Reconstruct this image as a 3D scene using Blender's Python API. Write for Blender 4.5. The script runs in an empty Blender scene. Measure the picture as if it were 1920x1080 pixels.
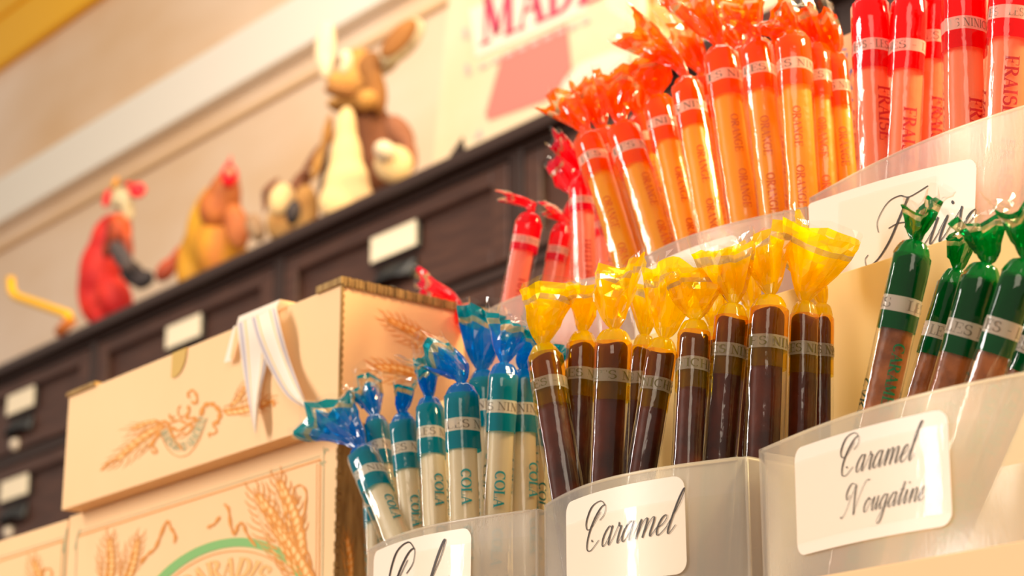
import bpy, math, random
from mathutils import Vector, Matrix, noise
R = math.radians
PI = math.pi
Z0 = 1.2                      # camera height; scene heights below are written relative to it
# ------------------------------------------------------------------ camera
F_PX = 3890.0
PITCH = math.atan(1210 / 3890)
YAW = math.atan(3260 / 4074)
HX, HY = -math.cos(YAW), math.sin(YAW)
CAM = Vector((0, 0, Z0))
FW = Vector((HX * math.cos(PITCH), HY * math.cos(PITCH), math.sin(PITCH)))
RT = Vector((HY, -HX, 0))
UP = RT.cross(FW)
sc = bpy.context.scene
col = sc.collection
cd = bpy.data.cameras.new('camera')
cam = bpy.data.objects.new('camera', cd)
col.objects.link(cam)
cam.matrix_world = Matrix.Translation(CAM) @ Matrix((RT, UP, -FW)).transposed().to_4x4()
cd.sensor_width = 36
cd.lens = 36 * F_PX / 1920
cd.clip_start = 0.02
cd.dof.use_dof = True
cd.dof.focus_distance = 0.71
cd.dof.aperture_fstop = 16.0
sc.camera = cam
sc.view_settings.view_transform = 'Standard'
sc.view_settings.look = 'None'
sc.view_settings.exposure = 0.0
sc.view_settings.gamma = 1.0
sc.cycles.transparent_max_bounces = 28
sc.cycles.max_bounces = 10
sc.cycles.sample_clamp_indirect = 6.0
# ------------------------------------------------------------------ light
def lin(c):
    c = c / 255
    return c / 12.92 if c <= .04045 else ((c + .055) / 1.055) ** 2.4
def rgb(r, g, b): return (lin(r), lin(g), lin(b), 1)
w = bpy.data.worlds.new('world')
sc.world = w
w.use_nodes = True
w.node_tree.nodes['Background'].inputs[0].default_value = (1.0, .87, .74, 1)
w.node_tree.nodes['Background'].inputs[1].default_value = 0.46
def area(name, loc, target, sx, sy, power, color):
    l = bpy.data.lights.new(name, 'AREA')
    l.shape = 'RECTANGLE'; l.size = sx; l.size_y = sy; l.energy = power; l.color = color
    o = bpy.data.objects.new(name, l)
    col.objects.link(o)
    o.location = Vector(loc) + Vector((0, 0, Z0))
    d = (Vector(target) + Vector((0, 0, Z0))) - o.location
    o.rotation_euler = d.to_track_quat('-Z', 'Y').to_euler()
area('shop_window_light', (-1.9, -1.6, .9), (-.7, .5, .1), .24, 1.7, 56, (1.0, .93, .85))
area('street_door_light', (.9, -.9, 1.0), (-.5, .5, .2), .8, 1.2, 16, (1.0, .84, .66))
area('ceiling_spot_light', (.35, 1.25, 1.35), (-.6, .55, .2), .5, .5, 92, (1.0, .81, .43))
area('wall_fill_light', (-1.3, .8, 2.1), (-2.5, 1.9, .9), 2.0, .5, 54, (1.0, .84, .66))  # unseen fill lamp added to brighten the wall and cornice

# ------------------------------------------------------------------ helpers
def ray(px, py):
    u = px - 960; v = 540 - py
    k = F_PX * math.cos(PITCH) - v * math.sin(PITCH)
    return Vector((k * HX + u * HY, k * HY - u * HX, F_PX * math.sin(PITCH) + v * math.cos(PITCH)))
def P(px, py, y):              # the point of the vertical plane at distance y seen at a pixel, world coordinates
    r = ray(px, py)
    return r * (y / r.y) + Vector((0, 0, Z0))
def PX(px, py, x):             # likewise on a plane x = const
    r = ray(px, py)
    return r * (x / r.x) + Vector((0, 0, Z0))
def pxm(p):                    # pixels per metre at a world point
    return F_PX / (p - CAM).dot(FW)

LAYER = [0]
class MB:
    def __init__(s): s.v = []; s.f = []; s.m = []; s.sm = []
    def face(s, idx, m=0, sm=False): s.f.append(tuple(idx)); s.m.append(m); s.sm.append(sm)
    def box(s, a, b, m=0):
        x0, y0, z0 = a; x1, y1, z1 = b; n = len(s.v)
        s.v += [Vector(p) for p in ((x0,y0,z0),(x1,y0,z0),(x1,y1,z0),(x0,y1,z0),(x0,y0,z1),(x1,y0,z1),(x1,y1,z1),(x0,y1,z1))]
        for q in ((0,3,2,1),(4,5,6,7),(0,1,5,4),(1,2,6,5),(2,3,7,6),(3,0,4,7)): s.face([n+i for i in q], m)
    def quad(s, a, b, c, d, m=0):
        n = len(s.v); s.v += [Vector(a), Vector(b), Vector(c), Vector(d)]; s.face((n,n+1,n+2,n+3), m)
    def rings(s, rings, mats=None, sm=True, cap0=False, cap1=False, m=0):
        n0 = len(s.v); k = len(rings[0])
        for r in rings: s.v += [Vector(p) for p in r]
        for i in range(len(rings) - 1):
            mi = mats[i] if mats else m
            for j in range(k):
                a = n0 + i*k + j; b = n0 + i*k + (j+1) % k
                s.face((a, b, b + k, a + k), mi, sm)
        if cap0: s.face([n0 + j for j in range(k)][::-1], mats[0] if mats else m, False)
        if cap1: s.face([n0 + (len(rings)-1)*k + j for j in range(k)], mats[-1] if mats else m, False)
    def tube(s, pts, rad, n=10, m=0):
        pts = [Vector(p) for p in pts]; rs = []
        for i, p in enumerate(pts):
            d = (pts[min(i+1, len(pts)-1)] - pts[max(i-1, 0)]).normalized()
            a = d.cross(Vector((0.13, .99, .05))).normalized(); b = d.cross(a)
            r = rad[i] if isinstance(rad, (list, tuple)) else rad
            rs.append([p + (a*math.cos(t)+b*math.sin(t))*r for t in [2*PI*j/n for j in range(n)]])
        s.rings(rs, m=m, cap0=True, cap1=True)
    def ell(s, c, r, rot=None, nu=16, nv=10, m=0, bump=0, seed=0):
        c = Vector(c); rs = []
        for i in range(nv + 1):
            ph = -PI/2 + PI*i/nv; ring = []
            for j in range(nu):
                t = 2*PI*j/nu
                p = Vector((math.cos(ph)*math.cos(t)*r[0], math.cos(ph)*math.sin(t)*r[1], math.sin(ph)*r[2]))
                if bump: p *= 1 + bump*noise.noise(p*(3/max(r)) + Vector((seed, 0, 0)))
                if rot: p = rot @ p
                ring.append(c + p)
            rs.append(ring)
        s.rings(rs, m=m)
    def strip(s, pts, ws, fn, m=0):          # a flat pen stroke in (a, b) coordinates mapped to space by fn
        LAYER[0] += 1; n0 = len(s.v); k = len(pts)
        for i in range(k):
            a = pts[max(i-1, 0)]; b = pts[min(i+1, k-1)]
            dx, dy = b[0]-a[0], b[1]-a[1]; l = math.hypot(dx, dy) or 1e-9
            nx, ny = -dy/l*ws[i]/2, dx/l*ws[i]/2
            s.v.append(fn(pts[i][0]+nx, pts[i][1]+ny)); s.v.append(fn(pts[i][0]-nx, pts[i][1]-ny))
        for i in range(k-1):
            q = n0 + 2*i; s.face((q, q+1, q+3, q+2), m)
    def poly(s, pts, fn, m=0):
        LAYER[0] += 1; n = len(s.v); s.v += [fn(*p) for p in pts]; s.face(range(n, n+len(pts)), m)
    def build(s, name, mats, parent=None, bevel=0):
        me = bpy.data.meshes.new(name)
        me.from_pydata([tuple(v) for v in s.v], [], s.f)
        for mt in (mats if isinstance(mats, (list, tuple)) else [mats]): me.materials.append(mt)
        me.polygons.foreach_set('material_index', s.m)
        me.polygons.foreach_set('use_smooth', s.sm)
        me.update()
        o = bpy.data.objects.new(name, me)
        col.objects.link(o)
        if parent: o.parent = parent
        if bevel:
            b = o.modifiers.new('bevel', 'BEVEL'); b.width = bevel; b.segments = 2; b.limit_method = 'ANGLE'
        return o
def tag(o, label=None, cat=None, group=None, kind=None):
    if label: o['label'] = label
    if cat: o['category'] = cat
    if group: o['group'] = group
    if kind: o['kind'] = kind
    return o
def empty(name, loc, rot=None):
    o = bpy.data.objects.new(name, None); col.objects.link(o)
    if rot is not None: o.matrix_world = Matrix.Translation(loc) @ rot.to_4x4()
    else: o.location = loc
    o.empty_display_size = .01
    return o
# ------------------------------------------------------------------ materials
def newmat(name):
    m = bpy.data.materials.new(name); m.use_nodes = True
    nt = m.node_tree; nt.nodes.clear()
    out = nt.nodes.new('ShaderNodeOutputMaterial')
    return m, nt, out
def bump_node(nt, scale, strength, dist=.001, detail=3, stretch=None):
    tc = nt.nodes.new('ShaderNodeTexCoord'); ns = nt.nodes.new('ShaderNodeTexNoise')
    ns.inputs['Scale'].default_value = scale; ns.inputs['Detail'].default_value = detail
    src = tc.outputs['Object']
    if stretch:
        mp = nt.nodes.new('ShaderNodeMapping'); mp.inputs['Scale'].default_value = stretch
        nt.links.new(src, mp.inputs[0]); src = mp.outputs[0]
    nt.links.new(src, ns.inputs['Vector'])
    b = nt.nodes.new('ShaderNodeBump'); b.inputs['Strength'].default_value = strength; b.inputs['Distance'].default_value = dist
    nt.links.new(ns.outputs[0], b.inputs['Height'])
    return b, ns
def solid(name, c, rough=.6, c2=None, scale=8, bump=0, bscale=60, bdist=.001, spec=.4, trans=0, stretch=None, coat=0):
    m, nt, out = newmat(name)
    p = nt.nodes.new('ShaderNodeBsdfPrincipled')
    p.inputs['Base Color'].default_value = c; p.inputs['Roughness'].default_value = rough
    p.inputs['Specular IOR Level'].default_value = spec
    p.inputs['Coat Weight'].default_value = coat
    if c2:
        b, ns = bump_node(nt, scale, 0, detail=5, stretch=stretch)
        r = nt.nodes.new('ShaderNodeValToRGB')
        r.color_ramp.elements[0].color = c; r.color_ramp.elements[1].color = c2
        r.color_ramp.elements[0].position = .35; r.color_ramp.elements[1].position = .65
        nt.links.new(ns.outputs[0], r.inputs[0]); nt.links.new(r.outputs[0], p.inputs['Base Color'])
    if bump:
        b, ns = bump_node(nt, bscale, bump, bdist)
        nt.links.new(b.outputs[0], p.inputs['Normal'])
    last = p
    if trans:
        t = nt.nodes.new('ShaderNodeBsdfTranslucent'); t.inputs[0].default_value = c
        mx = nt.nodes.new('ShaderNodeMixShader'); mx.inputs[0].default_value = trans
        nt.links.new(p.outputs[0], mx.inputs[1]); nt.links.new(t.outputs[0], mx.inputs[2]); last = mx
    nt.links.new(last.outputs[0], out.inputs[0])
    return m
def film(name, tint, body, cover, gloss=.85, rough=.06, bump=.35, bscale=260, tl=.5):
    """cellophane: coloured see-through film, a share of scattering ink, and a clear-coat shine"""
    m, nt, out = newmat(name)
    tr = nt.nodes.new('ShaderNodeBsdfTransparent'); tr.inputs[0].default_value = tint
    df = nt.nodes.new('ShaderNodeBsdfDiffuse'); df.inputs[0].default_value = body
    tn = nt.nodes.new('ShaderNodeBsdfTranslucent'); tn.inputs[0].default_value = body
    m1 = nt.nodes.new('ShaderNodeMixShader'); m1.inputs[0].default_value = tl
    nt.links.new(df.outputs[0], m1.inputs[1]); nt.links.new(tn.outputs[0], m1.inputs[2])
    m2 = nt.nodes.new('ShaderNodeMixShader'); m2.inputs[0].default_value = cover
    nt.links.new(tr.outputs[0], m2.inputs[1]); nt.links.new(m1.outputs[0], m2.inputs[2])
    g = nt.nodes.new('ShaderNodeBsdfGlossy'); g.inputs['Roughness'].default_value = rough
    g.inputs[0].default_value = (1, 1, 1, 1)
    b, ns = bump_node(nt, bscale, bump, .0006, stretch=(1, 1, .35))
    nt.links.new(b.outputs[0], g.inputs['Normal'])
    fr = nt.nodes.new('ShaderNodeFresnel'); fr.inputs[0].default_value = 1.5
    nt.links.new(b.outputs[0], fr.inputs['Normal'])
    ge = nt.nodes.new('ShaderNodeNewGeometry'); mr = nt.nodes.new('ShaderNodeMapRange')   # same index step from either side of the thin sheet
    mr.inputs['To Min'].default_value = 1.5; mr.inputs['To Max'].default_value = 1/1.5
    nt.links.new(ge.outputs['Backfacing'], mr.inputs[0]); nt.links.new(mr.outputs[0], fr.inputs[0])
    mu = nt.nodes.new('ShaderNodeMath'); mu.operation = 'MULTIPLY'; mu.inputs[1].default_value = gloss
    nt.links.new(fr.outputs[0], mu.inputs[0])
    m3 = nt.nodes.new('ShaderNodeMixShader')
    nt.links.new(mu.outputs[0], m3.inputs[0]); nt.links.new(m2.outputs[0], m3.inputs[1]); nt.links.new(g.outputs[0], m3.inputs[2])
    nt.links.new(m3.outputs[0], out.inputs[0])
    return m
M = {}
def F2(key, tint, body, cover, **k): M[key] = film(key, tint, body, cover, **k)
F2('film_blue', (.03, .50, .90, 1), rgb(0, 142, 228), .40, tl=.6)
F2('film_blue_print', (.0, .40, .52, 1), rgb(0, 150, 172), .60)
F2('film_yellow', (1.0, .84, .05, 1), rgb(255, 218, 0), .50, tl=.6)
F2('film_yellow_cap', (.95, .62, .10, 1), rgb(230, 170, 0), .07)
F2('film_green_cap', (.02, .34, .10, 1), rgb(0, 118, 50), .34)
F2('film_yellow_print', (.90, .72, .06, 1), rgb(220, 180, 0), .10)
F2('film_orange', (1.0, .40, .02, 1), rgb(255, 118, 0), .42, tl=.6)
F2('film_orange_print', (1.0, .36, .02, 1), rgb(252, 104, 0), .58)
F2('film_red', (1.0, .02, .02, 1), rgb(250, 5, 12), .48, tl=.6)
F2('film_red_print', (.95, .02, .02, 1), rgb(232, 8, 14), .66)
F2('film_pink', (1.0, .03, .07, 1), rgb(245, 20, 55), .45, tl=.6)
F2('film_pink_print', (.92, .02, .10, 1), rgb(225, 12, 62), .62)
F2('film_green', (.0, .42, .12, 1), rgb(0, 145, 62), .38)
F2('film_green_print', (.0, .30, .08, 1), rgb(0, 105, 50), .60)
F2('film_band', (.86, .80, .72, 1), rgb(248, 234, 216), .72, rough=.12)
F2('film_band_dark', (.62, .56, .42, 1), rgb(226, 208, 176), .46, rough=.12)
F2('film_band_fan', (.70, .62, .48, 1), rgb(225, 205, 160), .34, rough=.12)
F2('film_clear', (.97, .97, .95, 1), rgb(235, 225, 205), .002, gloss=.85)
F2('tape', (.985, .98, .96, 1), rgb(240, 225, 200), .03, bscale=160, bump=.25, gloss=.22)
def ink(name, c): M[name] = solid(name, c, .5)
ink('ink_grey', rgb(112, 100, 84)); ink('ink_teal', rgb(0, 128, 128)); ink('ink_orange', rgb(214, 92, 8))
ink('ink_red', rgb(196, 12, 18)); ink('ink_green', rgb(6, 104, 58)); ink('ink_black', rgb(38, 22, 14)); ink('ink_olive', rgb(92, 78, 22))
ink('print_orange', rgb(222, 142, 50)); ink('print_pale', rgb(246, 200, 130)); ink('print_green', rgb(128, 180, 104)); ink('print_grey_green', rgb(160, 168, 128))
M['candy_white'] = solid('candy_white', rgb(232, 214, 178), .35, trans=.35, bump=.3, bscale=200)
M['candy_orange'] = solid('candy_orange', rgb(255, 188, 40), .35, trans=.5, bump=.3, bscale=200)
M['candy_red'] = solid('candy_red', rgb(255, 160, 112), .35, trans=.5, bump=.3, bscale=200)
M['candy_pink'] = solid('candy_pink', rgb(255, 160, 132), .35, trans=.5, bump=.3, bscale=200)
M['candy_caramel'] = solid('candy_caramel', rgb(94, 34, 8), .45, c2=rgb(46, 14, 3), scale=60, bump=.35, bscale=240, spec=.12)
M['candy_nougatine'] = solid('candy_nougatine', rgb(156, 88, 42), .4, c2=rgb(88, 42, 18), scale=90, bump=.5, bscale=260, spec=.2)
M['frosted'] = film('frosted', (.94, .92, .88, 1), rgb(250, 240, 226), .29, rough=.25, gloss=.8, bump=.12, bscale=900, tl=.5)
M['label'] = solid('label', rgb(246, 228, 208), .38, bump=.05, bscale=300)
M['cream'] = solid('cream', rgb(243, 201, 150), .6, c2=rgb(240, 196, 143), scale=9, bump=.06, bscale=90)
M['cream_side'] = M['cream']
M['cream_shaded'] = solid('cream_shaded', rgb(240, 202, 128), .6, c2=rgb(236, 196, 120), scale=9, bump=.06, bscale=90)  # cream board with yellow cast and shade put into its colour
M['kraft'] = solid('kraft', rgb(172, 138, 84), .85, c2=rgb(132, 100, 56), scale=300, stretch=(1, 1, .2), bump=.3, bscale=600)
M['dark_wood'] = solid('dark_wood', rgb(84, 54, 42), .45, c2=rgb(66, 41, 33), scale=14, stretch=(1, 8, 8), bump=.1, bscale=40)
M['edge_wood'] = solid('edge_wood', rgb(54, 36, 30), .4)
M['gap'] = solid('gap', rgb(26, 15, 12), .8)
M['card'] = solid('card', rgb(248, 232, 200), .6)
M['black_metal'] = solid('black_metal', rgb(34, 34, 34), .35)
M['knob'] = solid('knob', rgb(205, 190, 172), .3)

# ------------------------------------------------------------------ lettering
def arc(cx, cy, rx, ry, a0, a1, n=14):
    return [(cx + rx*math.cos(R(a0+(a1-a0)*i/n)), cy + ry*math.sin(R(a0+(a1-a0)*i/n))) for i in range(n+1)]
TH, TK, SF = .07, .18, .06
G = {
 ' ': (.45, []), "'": (.3, [([(.12, 1), (.1, .72)], .1)]), '-': (.5, [([(.08, .42), (.42, .42)], .07)]),
 'A': (.88, [([(.1, 0), (.42, 1)], TH), ([(.40, 1), (.72, 0)], TK), ([(.2, .34), (.58, .34)], TH), ([(-.02, 0), (.24, 0)], SF), ([(.54, 0), (.9, 0)], SF)]),
 'B': (.8, [([(.2, 0), (.2, 1)], TK), (arc(.3, .75, .33, .25, 90, -90), 0), (arc(.32, .26, .38, .26, 90, -90), 0), ([(.02, 1), (.32, 1)], SF), ([(.02, 0), (.32, 0)], SF), ([(.2, .51), (.34, .51)], TH)]),
 'C': (.88, [(arc(.46, .5, .38, .48, 48, 312), 0), ([(.74, 1.0), (.74, .68)], SF)]),
 'D': (.92, [([(.2, 0), (.2, 1)], TK), (arc(.32, .5, .46, .49, 90, -90), 0), ([(.02, 1), (.34, 1)], SF), ([(.02, 0), (.34, 0)], SF)]),
 'E': (.82, [([(.2, 0), (.2, 1)], TK), ([(.02, 1), (.7, 1)], SF), ([(.02, 0), (.74, 0)], SF), ([(.2, .52), (.52, .52)], SF), ([(.7, 1), (.7, .76)], SF), ([(.74, 0), (.74, .26)], SF), ([(.52, .64), (.52, .4)], SF)]),
 'F': (.78, [([(.2, 0), (.2, 1)], TK), ([(.02, 1), (.7, 1)], SF), ([(.02, 0), (.4, 0)], SF), ([(.2, .5), (.52, .5)], SF), ([(.7, 1), (.7, .74)], SF), ([(.52, .62), (.52, .38)], SF)]),
 'G': (.95, [(arc(.46, .5, .38, .48, 48, 312), 0), ([(.74, 1.0), (.74, .7)], SF), ([(.76, .05), (.76, .44)], .15), ([(.56, .44), (.92, .44)], SF)]),
 'H': (.98, [([(.2, 0), (.2, 1)], TK), ([(.76, 0), (.76, 1)], TK), ([(.2, .5), (.76, .5)], TH)] + [([(x-.17, y), (x+.17, y)], SF) for x in (.2, .76) for y in (0, 1)]),
 'I': (.46, [([(.2, 0), (.2, 1)], TK), ([(.02, 1), (.38, 1)], SF), ([(.02, 0), (.38, 0)], SF)]),
 'L': (.78, [([(.2, 0), (.2, 1)], TK), ([(.02, 1), (.4, 1)], SF), ([(.02, 0), (.7, 0)], SF), ([(.7, 0), (.7, .28)], SF)]),
 'M': (1.12, [([(.16, 0), (.18, 1)], TH), ([(.2, 1), (.52, .08)], TK), ([(.52, .08), (.84, 1)], TH), ([(.88, 0), (.86, 1)], TK), ([(.0, 0), (.32, 0)], SF), ([(.72, 0), (1.06, 0)], SF)]),
 'N': (.98, [([(.18, 0), (.18, 1)], TH), ([(.18, 1), (.78, 0)], TK), ([(.78, 0), (.78, 1)], TH), ([(.02, 0), (.34, 0)], SF), ([(.62, 1), (.94, 1)], SF), ([(.0, 1), (.2, 1)], SF)]),
 'O': (.94, [(arc(.46, .5, .39, .48, 0, 360, 20), 0)]),
 'P': (.78, [([(.2, 0), (.2, 1)], TK), (arc(.3, .73, .36, .27, 90, -90), 0), ([(.02, 1), (.32, 1)], SF), ([(.02, 0), (.4, 0)], SF)]),
 'R': (.9, [([(.2, 0), (.2, 1)], TK), (arc(.3, .74, .34, .25, 90, -90), 0), ([(.4, .48), (.76, 0)], TK), ([(.02, 1), (.32, 1)], SF), ([(.02, 0), (.38, 0)], SF), ([(.66, 0), (.9, 0)], SF)]),
 'S': (.74, [(arc(.36, .74, .25, .24, 30, 250, 9) + arc(.36, .26, .29, .26, 90, -150, 10), 0), ([(.6, .98), (.6, .72)], SF), ([(.1, .02), (.1, .3)], SF)]),
 'T': (.82, [([(.4, 0), (.4, 1)], TK), ([(.04, 1), (.76, 1)], SF), ([(.22, 0), (.58, 0)], SF), ([(.05, 1), (.05, .72)], SF), ([(.75, 1), (.75, .72)], SF)]),
 'U': (.94, [([(.2, 1), (.2, .35)] + arc(.47, .33, .27, .33, 180, 360, 8) + [(.74, 1)], 0), ([(.02, 1), (.38, 1)], SF), ([(.6, 1), (.9, 1)], SF)]),
}
def cap_w(a, b):
    dx, dy = b[0]-a[0], b[1]-a[1]; l = math.hypot(dx, dy) or 1
    return .06 + .13*abs(dy)/l
def text_len(t): return sum(G[c][0] for c in t)
def serif(mb, t, fn, m, bold=1.0):      # fn maps (a along, b up) in cap heights to space
    x = 0
    for ch in t:
        adv, st = G[ch]
        for pts, wd in st:
            q = []
            if len(pts) == 2 and math.hypot(pts[1][0]-pts[0][0], pts[1][1]-pts[0][1]) > .5:
                q = [(pts[0][0]+(pts[1][0]-pts[0][0])*i/3, pts[0][1]+(pts[1][1]-pts[0][1])*i/3) for i in range(4)]
            else: q = list(pts)
            ws = [(wd if wd else cap_w(q[max(i-1, 0)], q[min(i+1, len(q)-1)]))*bold for i in range(len(q))]
            mb.strip([(x+p[0], p[1]) for p in q], ws, fn, m)
        x += adv
def cr(pts, n=7):
    out = []; P_ = [pts[0]] + list(pts) + [pts[-1]]
    for i in range(1, len(P_)-2):
        a, b, c, d = P_[i-1:i+3]
        for k in range(n):
            t = k/n
            out.append(tuple(.5*((2*b[j]) + (-a[j]+c[j])*t + (2*a[j]-5*b[j]+4*c[j]-d[j])*t*t + (-a[j]+3*b[j]-3*c[j]+d[j])*t**3) for j in (0, 1)))
    out.append(tuple(pts[-1])); return out
OVAL = [(.78, .86), (.5, 1.0), (.2, .72), (.1, .34), (.24, .02), (.5, .1), (.72, .5), (.8, .95)]
S = {
 'a': (1.12, [OVAL, [(.8, 1.0), (.78, .5), (.8, .1), (.95, .02), (1.2, .4)]]),
 'r': (.82, [[(.08, .4), (.28, .95), (.26, 1.08), (.36, .88), (.56, .88)], [(.56, .9), (.52, .4), (.56, .05), (.7, .02), (.9, .4)]]),
 'm': (1.75, [[(.08, .4), (.3, 1.0), (.3, .5), (.3, 0)], [(.3, .1), (.55, .85), (.78, 1.0), (.84, .75), (.84, 0)], [(.84, .1), (1.1, .85), (1.32, 1.0), (1.4, .75), (1.38, .2), (1.5, .02), (1.8, .4)]]),
 'n': (1.2, [[(.08, .4), (.3, 1.0), (.3, .5), (.3, 0)], [(.3, .1), (.55, .85), (.78, 1.0), (.86, .75), (.84, .2), (.96, .02), (1.26, .4)]]),
 'e': (.82, [[(.05, .4), (.4, .5), (.62, .8), (.5, 1.0), (.25, .85), (.12, .4), (.25, .03), (.5, .05), (.88, .4)]]),
 'l': (.62, [[(.02, .4), (.45, 1.5), (.52, 2.15), (.4, 2.2), (.26, 1.6), (.2, .6), (.24, .08), (.4, .02), (.68, .4)]]),
 'o': (.95, [[(.5, 1.0), (.2, .75), (.1, .35), (.28, .02), (.6, .2), (.72, .65), (.55, 1.0), (.5, .9), (.98, .8)]]),
 'u': (1.15, [[(.05, .4), (.28, 1.0), (.26, .4), (.36, .03), (.55, .15), (.78, .7), (.8, 1.0)], [(.8, 1.0), (.78, .3), (.88, .02), (1.2, .4)]]),
 'g': (1.1, [OVAL, [(.8, 1.0), (.78, .2), (.7, -.7), (.45, -1.0), (.22, -.8), (.5, -.3), (1.15, .4)]]),
 't': (.68, [[(.04, .4), (.35, 1.1), (.4, 1.6), (.33, .9), (.28, .2), (.4, .02), (.72, .4)], [(.08, 1.08), (.62, 1.08)]]),
 'i': (.62, [[(.05, .4), (.28, 1.0), (.26, .3), (.36, .02), (.66, .4)], [(.3, 1.42), (.33, 1.5)]]),
 's': (.8, [[(.02, .4), (.4, 1.15), (.42, 1.1), (.6, .5), (.5, .08), (.25, .02), (.2, .15)], [(.45, .05), (.85, .4)]]),
 'C': (2.3, [[(1.55, 1.45), (1.9, 1.75), (1.75, 2.2), (1.3, 2.1), (.8, 1.5), (.55, .7), (.75, .08), (1.3, -.02), (1.95, .4)], [(1.75, 2.2), (1.1, 2.5), (.2, 2.3), (-.1, 1.6), (.25, 1.15), (.8, 1.25), (1.4, 1.9)], [(1.15, .42), (1.18, .5)]]),
 'F': (2.2, [[(-.35, 1.0), (-.7, 1.5), (-.3, 2.1), (.5, 2.25), (1.3, 2.1), (2.4, 2.35)], [(1.2, 2.1), (1.0, 1.3), (.75, .5), (.2, -.1), (-.5, -.25), (-.85, .05), (-.7, .2)], [(.4, 1.05), (1.0, 1.15), (1.7, 1.1)], [(1.7, 1.3), (1.68, .9)]]),
 'N': (2.75, [[(-.35, .1), (-.2, -.05), (.2, .3), (.6, 1.3), (.95, 2.15)], [(.95, 2.15), (1.15, 1.2), (1.5, 0)], [(1.5, 0), (1.75, 1.2), (2.2, 2.2), (2.75, 2.3)], [(.95, 2.15), (.2, 2.3), (-.2, 1.7), (.05, 1.2), (.4, 1.5)]]),
}
def script_len(t): return sum(S[c][0] for c in t)
def script(mb, t, fn, m, slant=.55, fine=.045, fat=.075):
    x = 0
    for ch in t:
        adv, st = S[ch]
        for pts in st:
            q = cr(pts); ws = []
            for i in range(len(q)):
                a, b = q[max(i-1, 0)], q[min(i+1, len(q)-1)]
                dy = (b[1]-a[1]) / (math.hypot(b[0]-a[0], b[1]-a[1]) or 1)
                ws.append(fine + fat*max(0, -dy)**1.6*(1.25 if ch.isupper() else 1))
            if len(pts) == 2 and ch in 'iC': ws = [.16]*len(q)
            mb.strip([(x+p[0]+slant*p[1], p[1]) for p in q], ws, fn, m)
        x += adv

# ------------------------------------------------------------------ the room
MB_ = MB()
def struct(name, a, b, mat, bevel=0):
    mb = MB(); mb.box(a, b); o = mb.build(name, mat, bevel=bevel); return tag(o, kind='structure')
wall_m, nt, out = newmat('wall_plaster')
p_ = nt.nodes.new('ShaderNodeBsdfPrincipled'); p_.inputs['Roughness'].default_value = .85
b_, ns_ = bump_node(nt, 1.6, .0, detail=4, stretch=(.6, 1, 1.4))
rp = nt.nodes.new('ShaderNodeValToRGB')
rp.color_ramp.elements[0].position = .36; rp.color_ramp.elements[0].color = rgb(226, 190, 150)
rp.color_ramp.elements[1].position = .64; rp.color_ramp.elements[1].color = rgb(243, 220, 198)
nt.links.new(ns_.outputs[0], rp.inputs[0]); nt.links.new(rp.outputs[0], p_.inputs['Base Color'])
nt.links.new(p_.outputs[0], out.inputs[0])
M['floor'] = solid('floor', rgb(150, 110, 78), .5, c2=rgb(128, 92, 64), scale=3)
M['white_paint'] = solid('white_paint', rgb(250, 242, 228), .4)
M['yellow_paint'] = solid('yellow_paint', rgb(255, 190, 0), .4)
struct('floor', (-7, -3, -.1), (2.5, 1.9, 0), M['floor'])
struct('wall_back', (-7, 1.9, 0), (2.5, 2.0, 4.2), wall_m)
mb = MB()
mb.box((-6.9, 1.872, Z0+1.540), (2.4, 1.9, Z0+1.652))
tag(mb.build('trim_rail', M['white_paint'], bevel=.004), kind='structure')
mb = MB()                                              # tan strip painting the soft shadow line under the white rail
mb.box((-6.9, 1.890, Z0+1.483), (2.4, 1.9, Z0+1.497))
M['shadow_tan'] = solid('shadow_tan', rgb(228, 190, 146), .7)
tag(mb.build('rail_shadow_strip', M['shadow_tan'], bevel=.004), kind='structure')
mb = MB()
mb.box((-6.9, 1.875, Z0+1.955), (2.4, 1.899, Z0+2.08)); mb.box((-6.9, 1.868, Z0+2.08), (2.4, 1.899, Z0+2.20))
tag(mb.build('trim_cornice', M['yellow_paint'], bevel=.006), kind='structure')

# ------------------------------------------------------------------ drawer cabinet
CT = Z0 + .884
cab = empty('drawer_cabinet', (-2.0, 1.6, 0))
tag(cab, 'long dark brown wooden drawer cabinet behind the boxes, figurines on its top', 'cabinet')
CO = Vector((2.0, -1.6, 0))
def cb(mb, a, b, m=0): mb.box(tuple(Vector(a)+CO), tuple(Vector(b)+CO), m)
cols = [-3.795, -3.282, -2.770, -2.250, -1.745, -1.235, -.72]
rows = [Z0+.866, Z0+.724, Z0+.578, Z0+.43, Z0+.28]
mb = MB()
cb(mb, (-3.84, 1.43, .05), (-.68, 1.85, CT-.022))
mb.build('body', M['dark_wood'], cab, bevel=.003)
mb = MB()
cb(mb, (-3.86, 1.385, CT-.018), (-.66, 1.86, CT))
mb.build('top_board', M['edge_wood'], cab, bevel=.004)
mb = MB()
for x in cols:
    cb(mb, (x-.012, 1.402, .05), (x+.012, 1.431, CT-.02), 0)
for z in rows:
    cb(mb, (-3.84, 1.404, z-.008), (-.68, 1.431, z+.006), 0)
mb.build('face_frame', M['edge_wood'], cab, bevel=.002)
mb = MB(); cb(mb, (-3.84, 1.41, 0), (-.68, 1.84, .05)); mb.build('plinth', M['edge_wood'], cab)
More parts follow.
